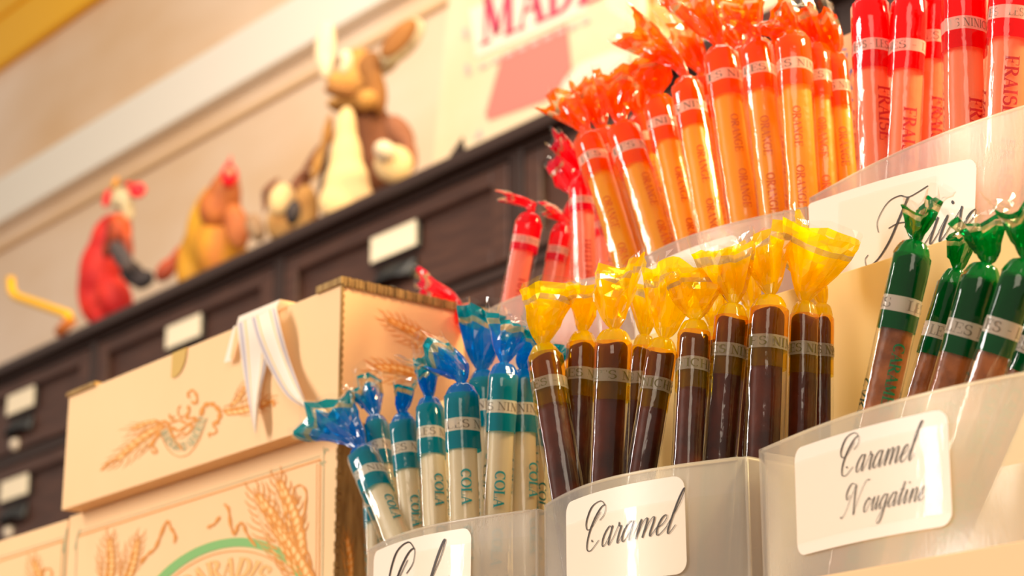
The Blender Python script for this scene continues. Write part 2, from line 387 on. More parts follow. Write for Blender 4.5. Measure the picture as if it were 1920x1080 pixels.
for ri in range(4):
    for ci in range(6):
        x0, x1 = cols[ci]+.015, cols[ci+1]-.015; z1, z0 = rows[ri]-.012, rows[ri+1]+.010
        dr = MB()
        cb(dr, (x0, 1.412, z0), (x1, 1.432, z1))
        for a, b in (((x0, 1.402, z0), (x0+.03, 1.413, z1)), ((x1-.03, 1.402, z0), (x1, 1.413, z1)), ((x0+.03, 1.402, z1-.022), (x1-.03, 1.413, z1)), ((x0+.03, 1.402, z0), (x1-.03, 1.413, z0+.020))):
            cb(dr, a, b)
        d = dr.build('drawer', M['dark_wood'], cab, bevel=.0025)
        cx = (x0+x1)/2 + .008; cz = z1 - .038
        mb = MB(); cb(mb, (cx-.052, 1.405, cz-.020), (cx+.052, 1.4119, cz+.020)); mb.build('card_holder', M['black_metal'], d, bevel=.002)
        mb = MB(); cb(mb, (cx-.048, 1.4035, cz-.016), (cx+.048, 1.4055, cz+.0165)); mb.build('name_card', M['card'], d)
        mb = MB()                                      # cup pull: half bowl under the card
        rs = []
        for i in range(6):
            a = PI*i/10; rs.append([Vector((cx+.042*math.cos(t), 1.4115-.024*math.sin(a+.25)*abs(math.sin(t))-.001, cz-.027-.026*math.cos(a)*0-.026*math.sin(a)*1.0+.0*t))+CO for t in [PI*j/10 for j in range(11)]])
        n0 = 0
        for r_ in rs: mb.v += r_
        for i in range(5):
            for j in range(10):
                q = i*11+j; mb.face((q, q+1, q+12, q+11), 0, True)
        o = mb.build('cup_pull', M['black_metal'], d); s_ = o.modifiers.new('thick', 'SOLIDIFY'); s_.thickness = .003
        mb = MB(); mb.ell(Vector((cx+.0, 1.402, cz-.072))+CO, (.011, .010, .011)); mb.build('round_knob', M['knob'], d)

# ------------------------------------------------------------------ cartons
def wheat(mb, p0, p1, wid, m, mp, fn, n=8, awn=1.0, seed=1):
    rn = random.Random(seed)
    dx, dy = p1[0]-p0[0], p1[1]-p0[1]; L = math.hypot(dx, dy); ux, uy = dx/L, dy/L; nx, ny = -uy, ux
    W = lambda a, b: (p0[0]+ux*a*L+nx*b*wid, p0[1]+uy*a*L+ny*b*wid)
    mb.strip([W(i/6, .05*math.sin(i)) for i in range(7)], [wid*.06]*7, fn, m)
    for i in range(n):
        t = .06 + .86*i/n; k = math.sin(PI*min(1, (.25+t*.85)))*.9 + .15
        for sd in (-1, 0, 1):
            if sd == 0 and i % 2: continue
            b0 = sd*.10*k; g = 1.0/n*1.5
            c = [W(t, b0), W(t+g*.35, b0+sd*.22*k+.07), W(t+g*.85, b0+sd*.26*k+.05), W(t+g*1.25, b0+sd*.22*k), W(t+g*.8, b0+sd*.10*k-.06), W(t+g*.3, b0+sd*.02-.05)]
            mb.poly(c, fn, m)
            cc = W(t+g*.62, b0+sd*.15*k)
            mb.poly([(cc[0]+(q[0]-cc[0])*.5, cc[1]+(q[1]-cc[1])*.5) for q in c], lambda a, b: fn(a, b, 1), mp)
            if sd or i > n-3:
                e = W(t+g*1.2, b0+sd*.22*k); f_ = W(t+g*2.0+.05*rn.random(), b0+sd*(.34+.16*rn.random())*k*awn)
                h = ((e[0]+f_[0])/2+nx*wid*.05*sd, (e[1]+f_[1])/2+ny*wid*.05*sd)
                mb.strip([e, h, f_], [wid*.05, wid*.04, wid*.012], fn, m)
def squig(mb, pts, w0, fn, m, taper=True):
    q = cr(pts, 6); k = len(q)
    mb.strip(q, [w0*(.35+.65*abs(math.sin(i*.55))) for i in range(k)] if taper else [w0]*k, fn, m)
def carton(name, label, x0, x1, y0, y1, z0, z1, sidefn=None, frontfn=None, brown_side=False):
    """die-cut corrugated carton: printed paper faces, raw edge strips where the board is cut"""
    LAYER[0] = 0
    o = empty(name, ((x0+x1)/2, y0, z0)); tag(o, label, 'box', 'printed cream cartons'); D = Vector((-(x0+x1)/2, -y0, -z0))
    mb = MB()
    mb.box(Vector((x0, y0, z0))+D, Vector((x1, y1, z1))+D)
    f = lambda px, py, k=0: P(px, py, y0-.00025-.00002*k-LAYER[0]*5e-7) + D
    g = lambda px, py, k=0: PX(px, py, x1+.00025+.00002*k+LAYER[0]*5e-7) + D
    if frontfn: frontfn(mb, f)
    if sidefn: sidefn(mb, g)
    if brown_side: mb.quad(Vector((x1+.0001, y0, z0))+D, Vector((x1+.0001, y1, z0))+D, Vector((x1+.0001, y1, z1))+D, Vector((x1+.0001, y0, z1))+D, 5)  # right side overlaid with a darker brown face
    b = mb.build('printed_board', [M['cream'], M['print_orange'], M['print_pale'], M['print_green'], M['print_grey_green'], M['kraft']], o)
    return o, D
def lid_front(mb, f):
    # left wheat sheaf, right wheat sheaf, banner, curls
    wheat(mb, (318, 795), (220, 862), 34, 1, 2, f, 7, 1.2, 3)
    wheat(mb, (302, 790), (250, 806), 22, 1, 2, f, 4, 1.2, 4)
    wheat(mb, (412, 770), (500, 752), 34, 1, 2, f, 7, 1.2, 5)
    wheat(mb, (430, 765), (462, 718), 16, 1, 2, f, 5, 1.0, 6)
    squig(mb, [(215, 862), (204, 866), (198, 874), (188, 882)], 5, f, 1)
    squig(mb, [(292, 802), (303, 792), (314, 792), (318, 802), (322, 815), (330, 830), (342, 842)], 7, f, 1)
    squig(mb, [(285, 835), (294, 845), (288, 850), (284, 843)], 4, f, 1)
    squig(mb, [(300, 808), (290, 825), (280, 838)], 7, f, 1)
    squig(mb, [(376, 780), (382, 762), (394, 757), (404, 762), (412, 775), (408, 790), (398, 795)], 9, f, 1)
    squig(mb, [(398, 797), (406, 806), (400, 814), (392, 812), (393, 820)], 4, f, 1)
    squig(mb, [(322, 800), (335, 808), (350, 798), (364, 790), (376, 786)], 6, f, 1)
    squig(mb, [(320, 792), (336, 788), (352, 796), (366, 802)], 5, f, 1)
    squig(mb, [(331, 818), (340, 813), (352, 812), (362, 800)], 4, f, 1)
    squig(mb, [(358, 752), (366, 757), (369, 745), (362, 732), (354, 735), (352, 742), (356, 746)], 5, f, 1)
    squig(mb, [(352, 760), (354, 772), (348, 782), (358, 784), (368, 783)], 6, f, 1)
    squig(mb, [(317, 776), (320, 786), (326, 780)], 4, f, 1)
    squig(mb, [(338, 760), (333, 770), (338, 784), (344, 778)], 3, f, 1)
    squig(mb, [(482, 756), (490, 764), (500, 758), (510, 752), (514, 762)], 6, f, 1)
    up = cr([(312, 798), (322, 812), (334, 822), (346, 818), (358, 808), (368, 792), (378, 772)], 4)
    lo = cr([(298, 808), (312, 838), (325, 852), (340, 856), (357, 848), (374, 822), (386, 785)], 4)
    mb.strip(lo, [1.3]*len(lo), f, 1); mb.strip(up, [1.0]*len(up), f, 1)
    mid = [((a[0]+b[0])/2, (a[1]+b[1])/2) for a, b in zip(up, lo)]
    t = "& MAISON D'ARMORINE".replace('& ', '')
    cum = [0]
    for i in range(1, len(mid)): cum.append(cum[-1]+math.hypot(mid[i][0]-mid[i-1][0], mid[i][1]-mid[i-1][1]))
    H = (cum[-1]-6)/text_len(t)
    def along(a, b):
        s_ = 4 + a*H; i = 0
        while i < len(cum)-2 and cum[i+1] < s_: i += 1
        k = (s_-cum[i])/(cum[i+1]-cum[i]); x = mid[i][0]+(mid[i+1][0]-mid[i][0])*k; y = mid[i][1]+(mid[i+1][1]-mid[i][1])*k
        dx, dy = mid[i+1][0]-mid[i][0], mid[i+1][1]-mid[i][1]; l = math.hypot(dx, dy)
        hh = (b-.5)*15
        return f(x+dy/l*hh, y-dx/l*hh)
    serif(mb, t, along, 4)
def lid_side(mb, g):
    wheat(mb, (835, 668), (728, 600), 40, 1, 2, g, 8, 1.2, 8)
    wheat(mb, (795, 712), (704, 690), 40, 1, 2, g, 6, 1.2, 9)
    squig(mb, [(835, 668), (850, 676), (862, 682)], 3, g, 1)
LX0, LX1 = -1.0255, -.7565
# top carton with its tuck lid hanging over the lower ones
LZ0, LZ1 = Z0+.2205, Z0+.2842
o, D = carton('cardboard_box', 'shallow cream carton printed with wheat, topmost of the stack, ribbon over its edge', LX0, LX1, .506, .600, LZ0, LZ1, lid_side, lid_front)
mb = MB()                                                   # corrugated cut edges and ears of the tuck flaps
n_ = 60
for i in range(n_):                                         # vertical raw edge at the near corner
    z = LZ0 + (LZ1-LZ0)*i/n_; e = .0014*(1+.25*math.sin(i*1.9))
    mb.box(Vector((LX1-.0004, .5052, z))+D, Vector((LX1+.0004+e*.2, .5052+e, z+(LZ1-LZ0)/n_))+D)
mb.box(Vector((LX1-.020, .5045, LZ1-.0003))+D, Vector((LX1+.0012, .601, LZ1+.0030))+D)
fl = MB(); fl.box(Vector((LX0-.001, .5045, LZ1-.0003))+D, Vector((LX0+.032, .601, LZ1+.0022))+D); fl.build('tuck_flap', M['kraft'], o)
for i in range(46):
    y = .506 + .094*i/46
    mb.box(Vector((LX1+.0006, y, LZ1-.0014))+D, Vector((LX1+.0016+.0004*math.sin(i*2.3), y+.0013, LZ1+.0030))+D)
mb.build('corrugated_edge', M['kraft'], o)
mb = MB()                                                   # thumb notch in the front
c = P(336, 682, .5055); r_ = .0085
pts = [(c.x-.0075+.015*i/10, LZ1+.0001-.0135*math.sqrt(max(0, 1-((i/10)*1.3-.30)**2)) if i/10*1.3-.3 < 1 else LZ1) for i in range(11)]
n0 = len(mb.v)
for x, z in pts: mb.v += [Vector((x, .50535, LZ1+.0001))+D, Vector((x, .50535, z))+D]
for i in range(10): mb.face((2*i, 2*i+2, 2*i+3, 2*i+1))
M['notch'] = solid('notch', rgb(206, 168, 92), .8)
mb.build('thumb_notch', M['notch'], o)
mb = MB()                                                   # lid's lower lip, folded back under
mb.box(Vector((LX0-.002, .4985, LZ0+.0005))+D, Vector((LX1-.001, .5075, LZ0+.0035))+D)
# (the lip is the underside the camera sees, part of the lid board)
mb.v = []; mb.f = []; mb.m = []; mb.sm = []
# lower cartons
def low_front(k):
    def fn(mb, f):
        if k == 0:
            for off, m_, wd in ((0, 1, 2.6), (-7, 4, 1.2)):
                mb.strip([(144, 1004+off+2), (600, 862+off)], [wd]*2, f, m_)
                mb.strip([(144-off*-.0, 1004), (137, 1200)], [1.2]*2, f, m_)
            mb.strip([(600, 860), (597, 1200)], [1.6]*2, f, 1); mb.strip([(607, 838), (603, 1200)], [1.2]*2, f, 4)
            mb.strip([(594, 868), (591, 1200)], [.9]*2, f, 1)
            squig(mb, [(607, 852), (612, 842), (616, 846)], 2.0, f, 4, False); squig(mb, [(606, 872), (600, 868), (612, 866)], 2.0, f, 4, False)
            squig(mb, [(150, 992), (144, 1010), (140, 1030)], 2.0, f, 4, False)
            # round emblem: green ring, thin ring, outlined letters on an arc
            cx, cy, ax, ay = 415, 1180, 166, 160
            sk = lambda a: (cx+ax*math.cos(a), cy-ay*math.sin(a)-(math.cos(a))*ax*.20)
            ring = [sk(R(165-150*i/40)) for i in range(41)]
            mb.strip(ring, [17]*41, f, 3)
            ring = [(cx+(p[0]-cx)*.90, cy+(p[1]-cy)*.90) for p in ring]; mb.strip(ring, [2]*41, f, 1)
            t = 'PARADIS'; L = text_len(t)
            for off, ww in ((0, .38),):
                def al(a, b):
                    an = R(128 - 84*a/L); q = sk(an); s_ = .60 + .22*b
                    return f(cx+(q[0]-cx)*s_, cy+(q[1]-cy)*s_)
                serif(mb, t, al, 1, 1.25)
                def al2(a, b):
                    an = R(128 - 84*a/L); q = sk(an); s_ = .60 + .22*b
                    return f(cx+(q[0]-cx)*s_, cy+(q[1]-cy)*s_, 1)
                serif(mb, t, al2, 2, .6)
            wheat(mb, (552, 1078), (480, 925), 62, 1, 2, f, 10, 1.1, 11)
            wheat(mb, (560, 1060), (522, 900), 60, 1, 2, f, 10, 1.1, 12)
            wheat(mb, (590, 1140), (515, 985), 58, 1, 2, f, 10, 1.0, 13)
            squig(mb, [(560, 1000), (570, 960), (574, 925), (564, 910), (552, 915), (550, 930), (556, 945), (562, 930)], 4, f, 1)
            squig(mb, [(480, 1025), (462, 1000), (455, 982), (446, 985), (440, 1002), (432, 985), (428, 955), (420, 945)], 6, f, 1)
            squig(mb, [(412, 968), (402, 982), (396, 985), (388, 990)], 6, f, 1)
            squig(mb, [(572, 1030), (580, 1045), (584, 1070), (590, 1090)], 4, f, 1)
            wheat(mb, (195, 1110), (205, 1010), 36, 1, 2, f, 8, 1.2, 14)
            wheat(mb, (222, 1110), (258, 1012), 34, 1, 2, f, 8, 1.2, 15)
            squig(mb, [(262, 1058), (276, 1040), (290, 1028), (300, 1005), (312, 978), (320, 990), (328, 1005), (326, 1018)], 6, f, 1)
        else:
            mb.strip([(-20, 1058), (124, 1012)], [2.4]*2, f, 1); mb.strip([(-20, 1051), (124, 1006)], [1.2]*2, f, 4)
            mb.strip([(123, 1000), (117, 1120)], [1.6]*2, f, 4); mb.strip([(117, 1016), (112, 1120)], [1.0]*2, f, 1)
            squig(mb, [(126, 990), (122, 1010), (118, 1036)], 2.4, f, 4, False)
            wheat(mb, (72, 1120), (62, 1052), 30, 1, 2, f, 6, 1.2, 21)
            squig(mb, [(75, 1095), (80, 1072), (90, 1066), (97, 1072), (95, 1085)], 4, f, 1)
    return fn
def low_side(mb, g):
    wheat(mb, (655, 1100), (650, 1010), 22, 1, 2, g, 6, 1.1, 31)
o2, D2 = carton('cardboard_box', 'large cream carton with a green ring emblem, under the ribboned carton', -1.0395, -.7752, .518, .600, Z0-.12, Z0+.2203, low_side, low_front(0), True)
mb = MB()
for i in range(110):                                        # raw perforated edge along the near corner
    z = Z0-.12 + .339*i/110
    if (i*7) % 11 < 8: mb.box(Vector((-.7754, .5174, z))+D2, Vector((-.7744, .5200+.0006*math.sin(i*1.7), z+.0024))+D2)
mb.build('corrugated_edge', M['kraft'], o2)
o3, D3 = carton('cardboard_box', 'cream carton cut by the left frame edge, beside the large ring emblem carton', -1.305, -1.0410, .518, .600, Z0-.12, Z0+.2192, None, low_front(1))
# ribbon hung over the top carton
rb = empty('ribbon', P(510, 590, .500)); tag(rb, 'white striped ribbon with forked ends draped over the top carton edge', 'ribbon')
DR = -P(510, 590, .500)
M['ribbon'] = solid('ribbon', rgb(250, 236, 218), .5, trans=.15); M['stripe'] = solid('stripe', rgb(196, 184, 188), .5); M['stripe2'] = solid('stripe2', rgb(238, 200, 130), .5)
mb = MB()
def ribbon_tail(edgeL, edgeR, yo, n=14):
    L_ = cr(edgeL, 6); R_ = cr(edgeR, 6); n = min(len(L_), len(R_)); s0 = len(mb.v)
    fr = [0, .05, .17, .23, .28, .72, .77, .83, .95, 1.0]; mt = [0, 1, 0, 2, 0, 2, 0, 1, 0]
    for i in range(n):
        a, b = L_[i], R_[i]
        for k in fr:
            mb.v.append(P(a[0]+(b[0]-a[0])*k, a[1]+(b[1]-a[1])*k, yo-.0022*math.sin(PI*k)-.0012*math.sin(i*.35)) + DR)
    for i in range(n-1):
        for k in range(9):
            q = s0+i*10+k; mb.face((q, q+1, q+11, q+10), mt[k], True)
ribbon_tail([(444, 607), (448, 640), (455, 690), (465, 750), (478, 812)], [(504, 583), (508, 620), (503, 670), (490, 730), (480, 812)], .5020)
ribbon_tail([(470, 597), (482, 640), (510, 700), (540, 745), (578, 768)], [(518, 576), (528, 620), (542, 670), (560, 720), (580, 768)], .5000)
a, b, c_, d_ = P(444, 607, .5020), P(518, 576, .5010), P(518, 574, .52), P(446, 600, .52)
zt = max(LZ1+.0034, a.z)
mb.v += [a+DR, b+DR, Vector((b.x, .530, zt))+DR, Vector((a.x, .530, zt))+DR, Vector((b.x, .503, zt))+DR, Vector((a.x, .503, zt))+DR]
q = len(mb.v)-6; mb.face((q, q+1, q+4, q+5), 0); mb.face((q+5, q+4, q+2, q+3), 0)
o = mb.build('ribbon_tails', [M['ribbon'], M['stripe'], M['stripe2']], rb)
mb = MB()
mb.poly([(438, 612), (444, 610), (434, 676), (420, 680)], lambda a, b: P(a, b, .5025)+DR, 0); mb.poly([(442, 612), (444, 612), (434, 672), (431, 674)], lambda a, b: P(a, b, .5022)+DR, 1)
mb.build('folded_end', [M['ribbon'], M['stripe2']], rb)

# ------------------------------------------------------------------ stepped display carton, counter
SX0, SX1 = -.745, -.18
dsp = empty('display_stand', (-.46, .455, Z0-.12)); tag(dsp, 'cream cardboard stepped counter display holding the plastic candy pockets', 'display stand')
DD = -Vector((-.46, .455, Z0-.12))
def dbox(a, b, name):
    mb = MB(); mb.box(Vector(a)+DD, Vector(b)+DD); return mb.build(name, M['cream' if name == 'front_panel' else 'cream_shaded'], dsp, bevel=.0006)
dbox((-.69, .4375, Z0-.12), (SX1, .4405, Z0+.0975), 'front_panel')
dbox((-.69, .4405, Z0+.008), (SX1, .544, Z0+.012), 'lower_step')
dbox((SX0, .5440, Z0-.12), (SX1, .5468, Z0+.2300), 'middle_panel')
dbox((SX0, .5468, Z0+.118), (SX1, .645, Z0+.122), 'upper_step')
dbox((SX0, .645, Z0-.12), (SX1, .648, Z0+.26), 'back_panel')
dbox((SX0, .550, Z0-.12), (SX0+.003, .645, Z0+.118), 'side_panel')
dbox((-.69, .4405, Z0-.12), (-.687, .547, Z0+.008), 'side_panel')
mb = MB(); mb.box((-2.2, .30, Z0-.16), (1.2, 1.0, Z0-.12))
ct = empty('counter', (-.5, .65, 0)); tag(ct, 'wooden counter under the cartons and the candy display', 'counter')
for v in mb.v: v -= Vector((-.5, .65, 0))
mb.build('counter_top', M['dark_wood'], ct, bevel=.003)
mb = MB(); mb.box((-1.6, -.32, 0), (1.6, .32, Z0-.16)); mb.build('base', M['dark_wood'], ct)
# rear carton with blue script
bx = empty('cardboard_box', (-.45, .66, Z0-.12)); tag(bx, 'tall cream carton with blue script, upright behind the strawberry sticks', 'box', 'printed cream cartons')
DB = -Vector((-.45, .66, Z0-.12)); mb = MB()
mb.box(Vector((-.597, .66, Z0-.12))+DB, Vector((-.22, .74, Z0+.390))+DB)
M['print_blue'] = solid('print_blue', rgb(120, 132, 190), .5)
fb = lambda px, py, k=0: P(px, py, .6597)+DB
squig(mb, [(1588, 92), (1576, 94), (1566, 100), (1560, 108), (1572, 112)], 3, fb, 1)
squig(mb, [(1600, 128), (1592, 140), (1590, 156), (1598, 168)], 6, fb, 1)
squig(mb, [(1600, 186), (1592, 192), (1592, 204), (1600, 208)], 4, fb, 1)
squig(mb, [(1588, 98), (1586, 112), (1590, 120)], 3, fb, 1)
mb.build('printed_board', [M['cream'], M['print_blue']], bx)

# ------------------------------------------------------------------ frosted plastic pockets
RIM1, RIM2 = Z0+.1455, Z0+.2690
def pocket_curve(xl, wd, yf, bulge):
    def c(s):       # s in 0..1 along the front
        return Vector((xl + wd*s, yf - bulge*math.sin(PI*s) if 0 < s < 1 else yf, 0))
    return c
def pocket(label, xl, wd, yf, dep, rim, h, bulge):
    o = empty('plastic_pocket', (xl+wd/2, yf, rim-h)); tag(o, label, 'candy holder', 'frosted plastic candy pockets')
    D = -Vector((xl+wd/2, yf, rim-h)); c = pocket_curve(xl, wd, yf, bulge)
    N = 36; mb = MB()
    pts = [c(i/N) for i in range(N+1)] + [Vector((xl+wd, yf+dep, 0)), Vector((xl, yf+dep, 0))]
    k = len(pts)
    def add(z): mb.v.extend([p + Vector((0, 0, z)) + D for p in pts])
    zs = [rim-h, rim-h*.5, rim]
    for z in zs: add(z)
    for i in range(2):
        for j in range(k):
            a = i*k+j; b = i*k+(j+1) % k; mb.face((a, b, b+k, a+k), 0, j < N)
    mb.face(list(range(k))[::-1], 0)
    b = mb.build('shell', M['frosted'], o)
    s_ = b.modifiers.new('thick', 'SOLIDIFY'); s_.thickness = .0007; s_.offset = 1
    # arc-length map on the front: (distance along the curve, height) -> surface point
    dense = [c(i/400) for i in range(401)]; cum = [0]
    for i in range(400): cum.append(cum[-1]+(dense[i+1]-dense[i]).length)
    def surf(s, z, off=.001):
        s = max(0, min(cum[-1]-1e-6, s)); lo, hi = 0, 400
        while hi-lo > 1:
            m_ = (lo+hi)//2
            if cum[m_] <= s: lo = m_
            else: hi = m_
        t = (s-cum[lo])/(cum[lo+1]-cum[lo]); p = dense[lo].lerp(dense[lo+1], t)
        d = (dense[min(lo+3, 400)]-dense[max(lo-3, 0)]).normalized(); nrm = Vector((d.y, -d.x, 0))
        return p + nrm*(off+.0007) + Vector((0, 0, z)) + D
    # raised fold line along the right edge and rolled rim
    mb = MB(); rimp = [c(i/N)+Vector((0, -.0003, rim))+D for i in range(N+1)] + [Vector((xl+wd, yf+dep, rim))+D]
    mb.tube(rimp, .0006, 6); mb.tube([Vector((xl+wd, yf, rim))+D, Vector((xl+wd, yf, rim-h))+D], .0007, 6)
    mb.build('rolled_rim', M['frosted'], o)
    return o, surf, D, cum[-1]
def project(p):
    d = p - CAM; zc = d.dot(FW)
    return 960 + F_PX*d.dot(RT)/zc, 540 - F_PX*d.dot(UP)/zc
def on_front(surf, D, total, px, py):      # (arc length, height) of the point of the pocket front seen at a pixel
    best = None
    for i in range(-80, 601):
        s = total*i/400; q = surf(max(0, min(total, s)), 0, .0) - D
        if s < 0 or s > total: q = q + Vector((s - max(0, min(total, s)), 0, 0))
        p = P(px, py, q.y); e = abs(p.x - q.x)
        if best is None or e < best[0]: best = (e, s, p.z)
    return best[1], best[2]
def sticker(o, pk, tl, tr, bl, lines=(), rad=.004):
    """rounded paper label on a pocket front, given its top-left, top-right and bottom-left corners"""
    surf, D, total = pk
    a, b, c = [on_front(surf, D, total, *q) for q in (tl, tr, bl)]
    wd = math.hypot(b[0]-a[0], b[1]-a[1]); tilt = math.atan2(b[1]-a[1], b[0]-a[0]); ht = math.hypot(c[0]-a[0], c[1]-a[1])
    ca, sa = math.cos(tilt), math.sin(tilt)
    sc_ = a[0] + ca*wd/2 + sa*ht/2; zc = a[1] + sa*wd/2 - ca*ht/2
    T = lambda off: (lambda a, b: surf(sc_ + a*ca - b*sa, zc + a*sa + b*ca, off))
    mb = MB(); f = T(.0006)
    xs = [-wd/2 + rad*(1-math.cos(PI/2*i/5)) for i in range(6)] + [-wd/2+rad+(wd-2*rad)*i/20 for i in range(1, 20)] + [wd/2-rad*(1-math.cos(PI/2*(5-i)/5)) for i in range(6)]
    for x in xs:
        e = max(0, rad-(x+wd/2), rad-(wd/2-x)); dz = rad - math.sqrt(max(0, rad*rad-e*e))
        for k in range(5): mb.v.append(f(x, -ht/2+dz + (ht-2*dz)*k/4))
    for i in range(len(xs)-1):
        for k in range(4): q = i*5+k; mb.face((q, q+5, q+6, q+1), 0, True)
    for (t, pa, xa, pb, xb) in lines:       # baseline through two seen points
        A = on_front(surf, D, total, *pa); B = on_front(surf, D, total, *pb)
        L = math.hypot(B[0]-A[0], B[1]-A[1]); sz = L/(xb-xa); an = math.atan2(B[1]-A[1], B[0]-A[0]); c2, s2 = math.cos(an)*sz, math.sin(an)*sz
        script(mb, t, lambda a, b: surf(A[0]+(a-xa)*c2-b*s2*1.25, A[1]+(a-xa)*s2+b*c2*1.25, .0009), 1)
    mb.build('paper_label', [M['label'], M['ink_black']], o)
    return T, wd, ht
def tape(o, T, x0, x1, z0, z1):
    mb = MB(); f = T(.0013); rn = random.Random(5)
    for i in range(17):
        x = x0+(x1-x0)*i/16
        for z in (z0, z1): mb.v.append(f(x + (rn.uniform(-.0004, .0004) if i in (0, 16) else 0), z))
    for i in range(16): mb.face((2*i, 2*i+2, 2*i+3, 2*i+1), 0, True)
    mb.build('clear_tape', M['tape'], o)
YF = .462
pc, *pk = pocket('frosted plastic pocket labelled Cola, at the left end of the front row', -.6675, .1045, YF, .078, RIM1-.0018, .132, .011); pk = (pk[0], pk[1], pk[2])
T, w_, h_ = sticker(pc, pk, (704, 1036), (886, 989), (716, 1196), [('Cola', (733, 1168), .75, (792, 1150), 3.4)])
tape(pc, T, .004, w_/2+.030, -.018, .012)
pa, *pk = pocket('frosted plastic pocket labelled Caramel, second from the left in the front row', -.5580, .1000, YF, .078, RIM1-.0010, .132, .0125)
T, w_, h_ = sticker(pa, pk, (1064, 945), (1284, 891), (1078, 1112), [('Caramel', (1104, 1034), .75, (1254, 1001), 8.2)])
tape(pa, T, -.030, w_/2+.026, -.020, .008)
pn, *pk = pocket('wide frosted plastic pocket labelled Caramel Nougatine, in front of the green sticks', -.4515, .155, YF, .078, RIM1, .132, .015)
T, w_, h_ = sticker(pn, pk, (1492, 843), (1778, 766), (1519, 1035), [('Caramel', (1583, 893), .75, (1708, 864), 8.2), ('Nougatine', (1604, 966), 1.5, (1733, 939), 10.2)])
tape(pn, T, -w_/2-.008, w_/2+.011, -.013, .012)
pt, *pk = pocket('frosted plastic pocket behind the cola sticks, holding pink tutti frutti sticks', -.737, .104, .562, .072, RIM2, .145, .011)
po, *pk = pocket('frosted plastic pocket of orange sticks, its label hidden by yellow twists', -.6280, .108, .562, .072, RIM2-.001, .145, .011)
T, w_, h_ = sticker(po, pk, (1190, 520), (1386, 438), (1200, 680))
tape(po, T, -.036, .036, -.012, .016)
pf, *pk = pocket('frosted plastic pocket labelled Fraise in the rear row, under the red sticks', -.5175, .165, .562, .072, RIM2+.002, .145, .013)
T, w_, h_ = sticker(pf, pk, (1512, 384), (1834, 296), (1536, 560), [('Fraise', (1660, 480), .6, (1768, 454), 4.6)])
tape(pf, T, -.024, .030, -.012, .016)

# ------------------------------------------------------------------ candy sticks
KINDS = {
 'cola':    ('film_blue', 'film_blue_print', 'film_blue_print', 'film_band', 'candy_white', 'ink_teal', 'COLA', .0040, 'cola sticks'),
 'caramel': ('film_yellow', 'film_yellow_cap', 'film_yellow_print', 'film_band_dark', 'candy_caramel', None, None, 0, 'caramel sticks'),
 'nougat':  ('film_green', 'film_green_cap', 'film_green_print', 'film_band', 'candy_nougatine', 'ink_green', 'CARAMEL', .0036, 'caramel nougatine sticks'),
 'orange':  ('film_orange', 'film_orange_print', 'film_orange_print', 'film_band', 'candy_orange', 'ink_orange', 'ORANGE', .0033, 'orange sticks'),
 'fraise':  ('film_red', 'film_red', 'film_red_print', 'film_band', 'candy_red', 'ink_red', 'FRAISE', .0050, 'strawberry sticks'),
 'tutti':   ('film_pink', 'film_pink', 'film_pink_print', 'film_band', 'candy_pink', 'ink_red', 'TUTTI FRUTTI', .0030, 'tutti frutti sticks'),
}
def twist(neck, dirv, width, length, view, seed, fold=0.0, wide_rot=0.0, clear_end=False):
    """the gathered cellophane end: a pleated closed fan that opens from the neck; coordinates local to the stick"""
    rn = random.Random(seed)
    mb = MB(); nu, fr = 26, [0, .05, .12, .2, .3, .42, .55, .66, .74, .82, .91, 1.0]
    A0 = dirv.cross(view).normalized(); A0 = Matrix.Rotation(wide_rot, 3, dirv) @ A0
    up = Vector((0, 0, 1)); ph = [rn.uniform(0, 6.28) for _ in range(8)]
    mt = [0, 0, 0, 0, 0, 0, 2, 1, 3, 3, 3] if clear_end else [0, 0, 0, 0, 0, 0, 0, 2, 1, 1, 3]
    skew = rn.uniform(-.4, .4); bend = rn.uniform(-.45, .45); curl = rn.uniform(-.006, .006); k1 = rn.uniform(1.5, 2.4)
    rs = []; path = neck.copy(); prev = 0
    for i, t in enumerate(fr):
        k = min(1, t*3.2); d = (up*(1-k) + dirv*k).normalized()     # the axis starts along the stick and swings to the fan direction
        path = path + d*(t-prev)*length; prev = t
        a = (A0 - d*A0.dot(d)).normalized(); b = d.cross(a)
        rot = Matrix.Rotation(bend*t, 3, d); a = rot @ a; b = rot @ b
        hw = .0015 + (width/2-.0015)*(t**.80)*(1+.10*math.sin(ph[0]+5*t)); hb = .0012 + .0022*t**.7
        ring = []
        for j in range(nu):
            u = 2*PI*j/nu; cx = math.cos(u)
            pl = .0036*math.sin(k1*cx*1.9+ph[1])*t**.6 + .0021*math.sin(9*cx+ph[2])*min(1, t*3)*(1-.35*t)
            c1 = noise.noise(Vector((cx*1.7+seed*3.1, t*3.0, math.sin(u)*1.0)))*.0042*t**.6
            c2 = noise.noise(Vector((cx*4+seed*1.7, t*8, 4+math.sin(u))))*.0034*t**.5
            along = (noise.noise(Vector((cx*1.1+seed, 9, 2+math.sin(u)*.6)))*.0040 + skew*cx*.007)*t
            rr = 1 + .18*math.sin(7*u+ph[3])*(1-t)
            ring.append(path + a*(cx*hw*rr + fold*width*.3*t*t) + b*(math.sin(u)*hb*rr + pl + c1 + c2 + curl*t*t) + d*along)
        rs.append(ring)
    mb.rings(rs, mats=mt, sm=False)
    for i, s_ in enumerate(mb.sm): mb.sm[i] = (i // nu) < 2
    return mb
FWK = {'caramel': 1.5, 'nougat': 1.4, 'cola': 1.32, 'orange': 1.3}; FLK = {'caramel': 1.26, 'orange': 1.16, 'cola': 1.14, 'nougat': 1.1}
sticks = 0
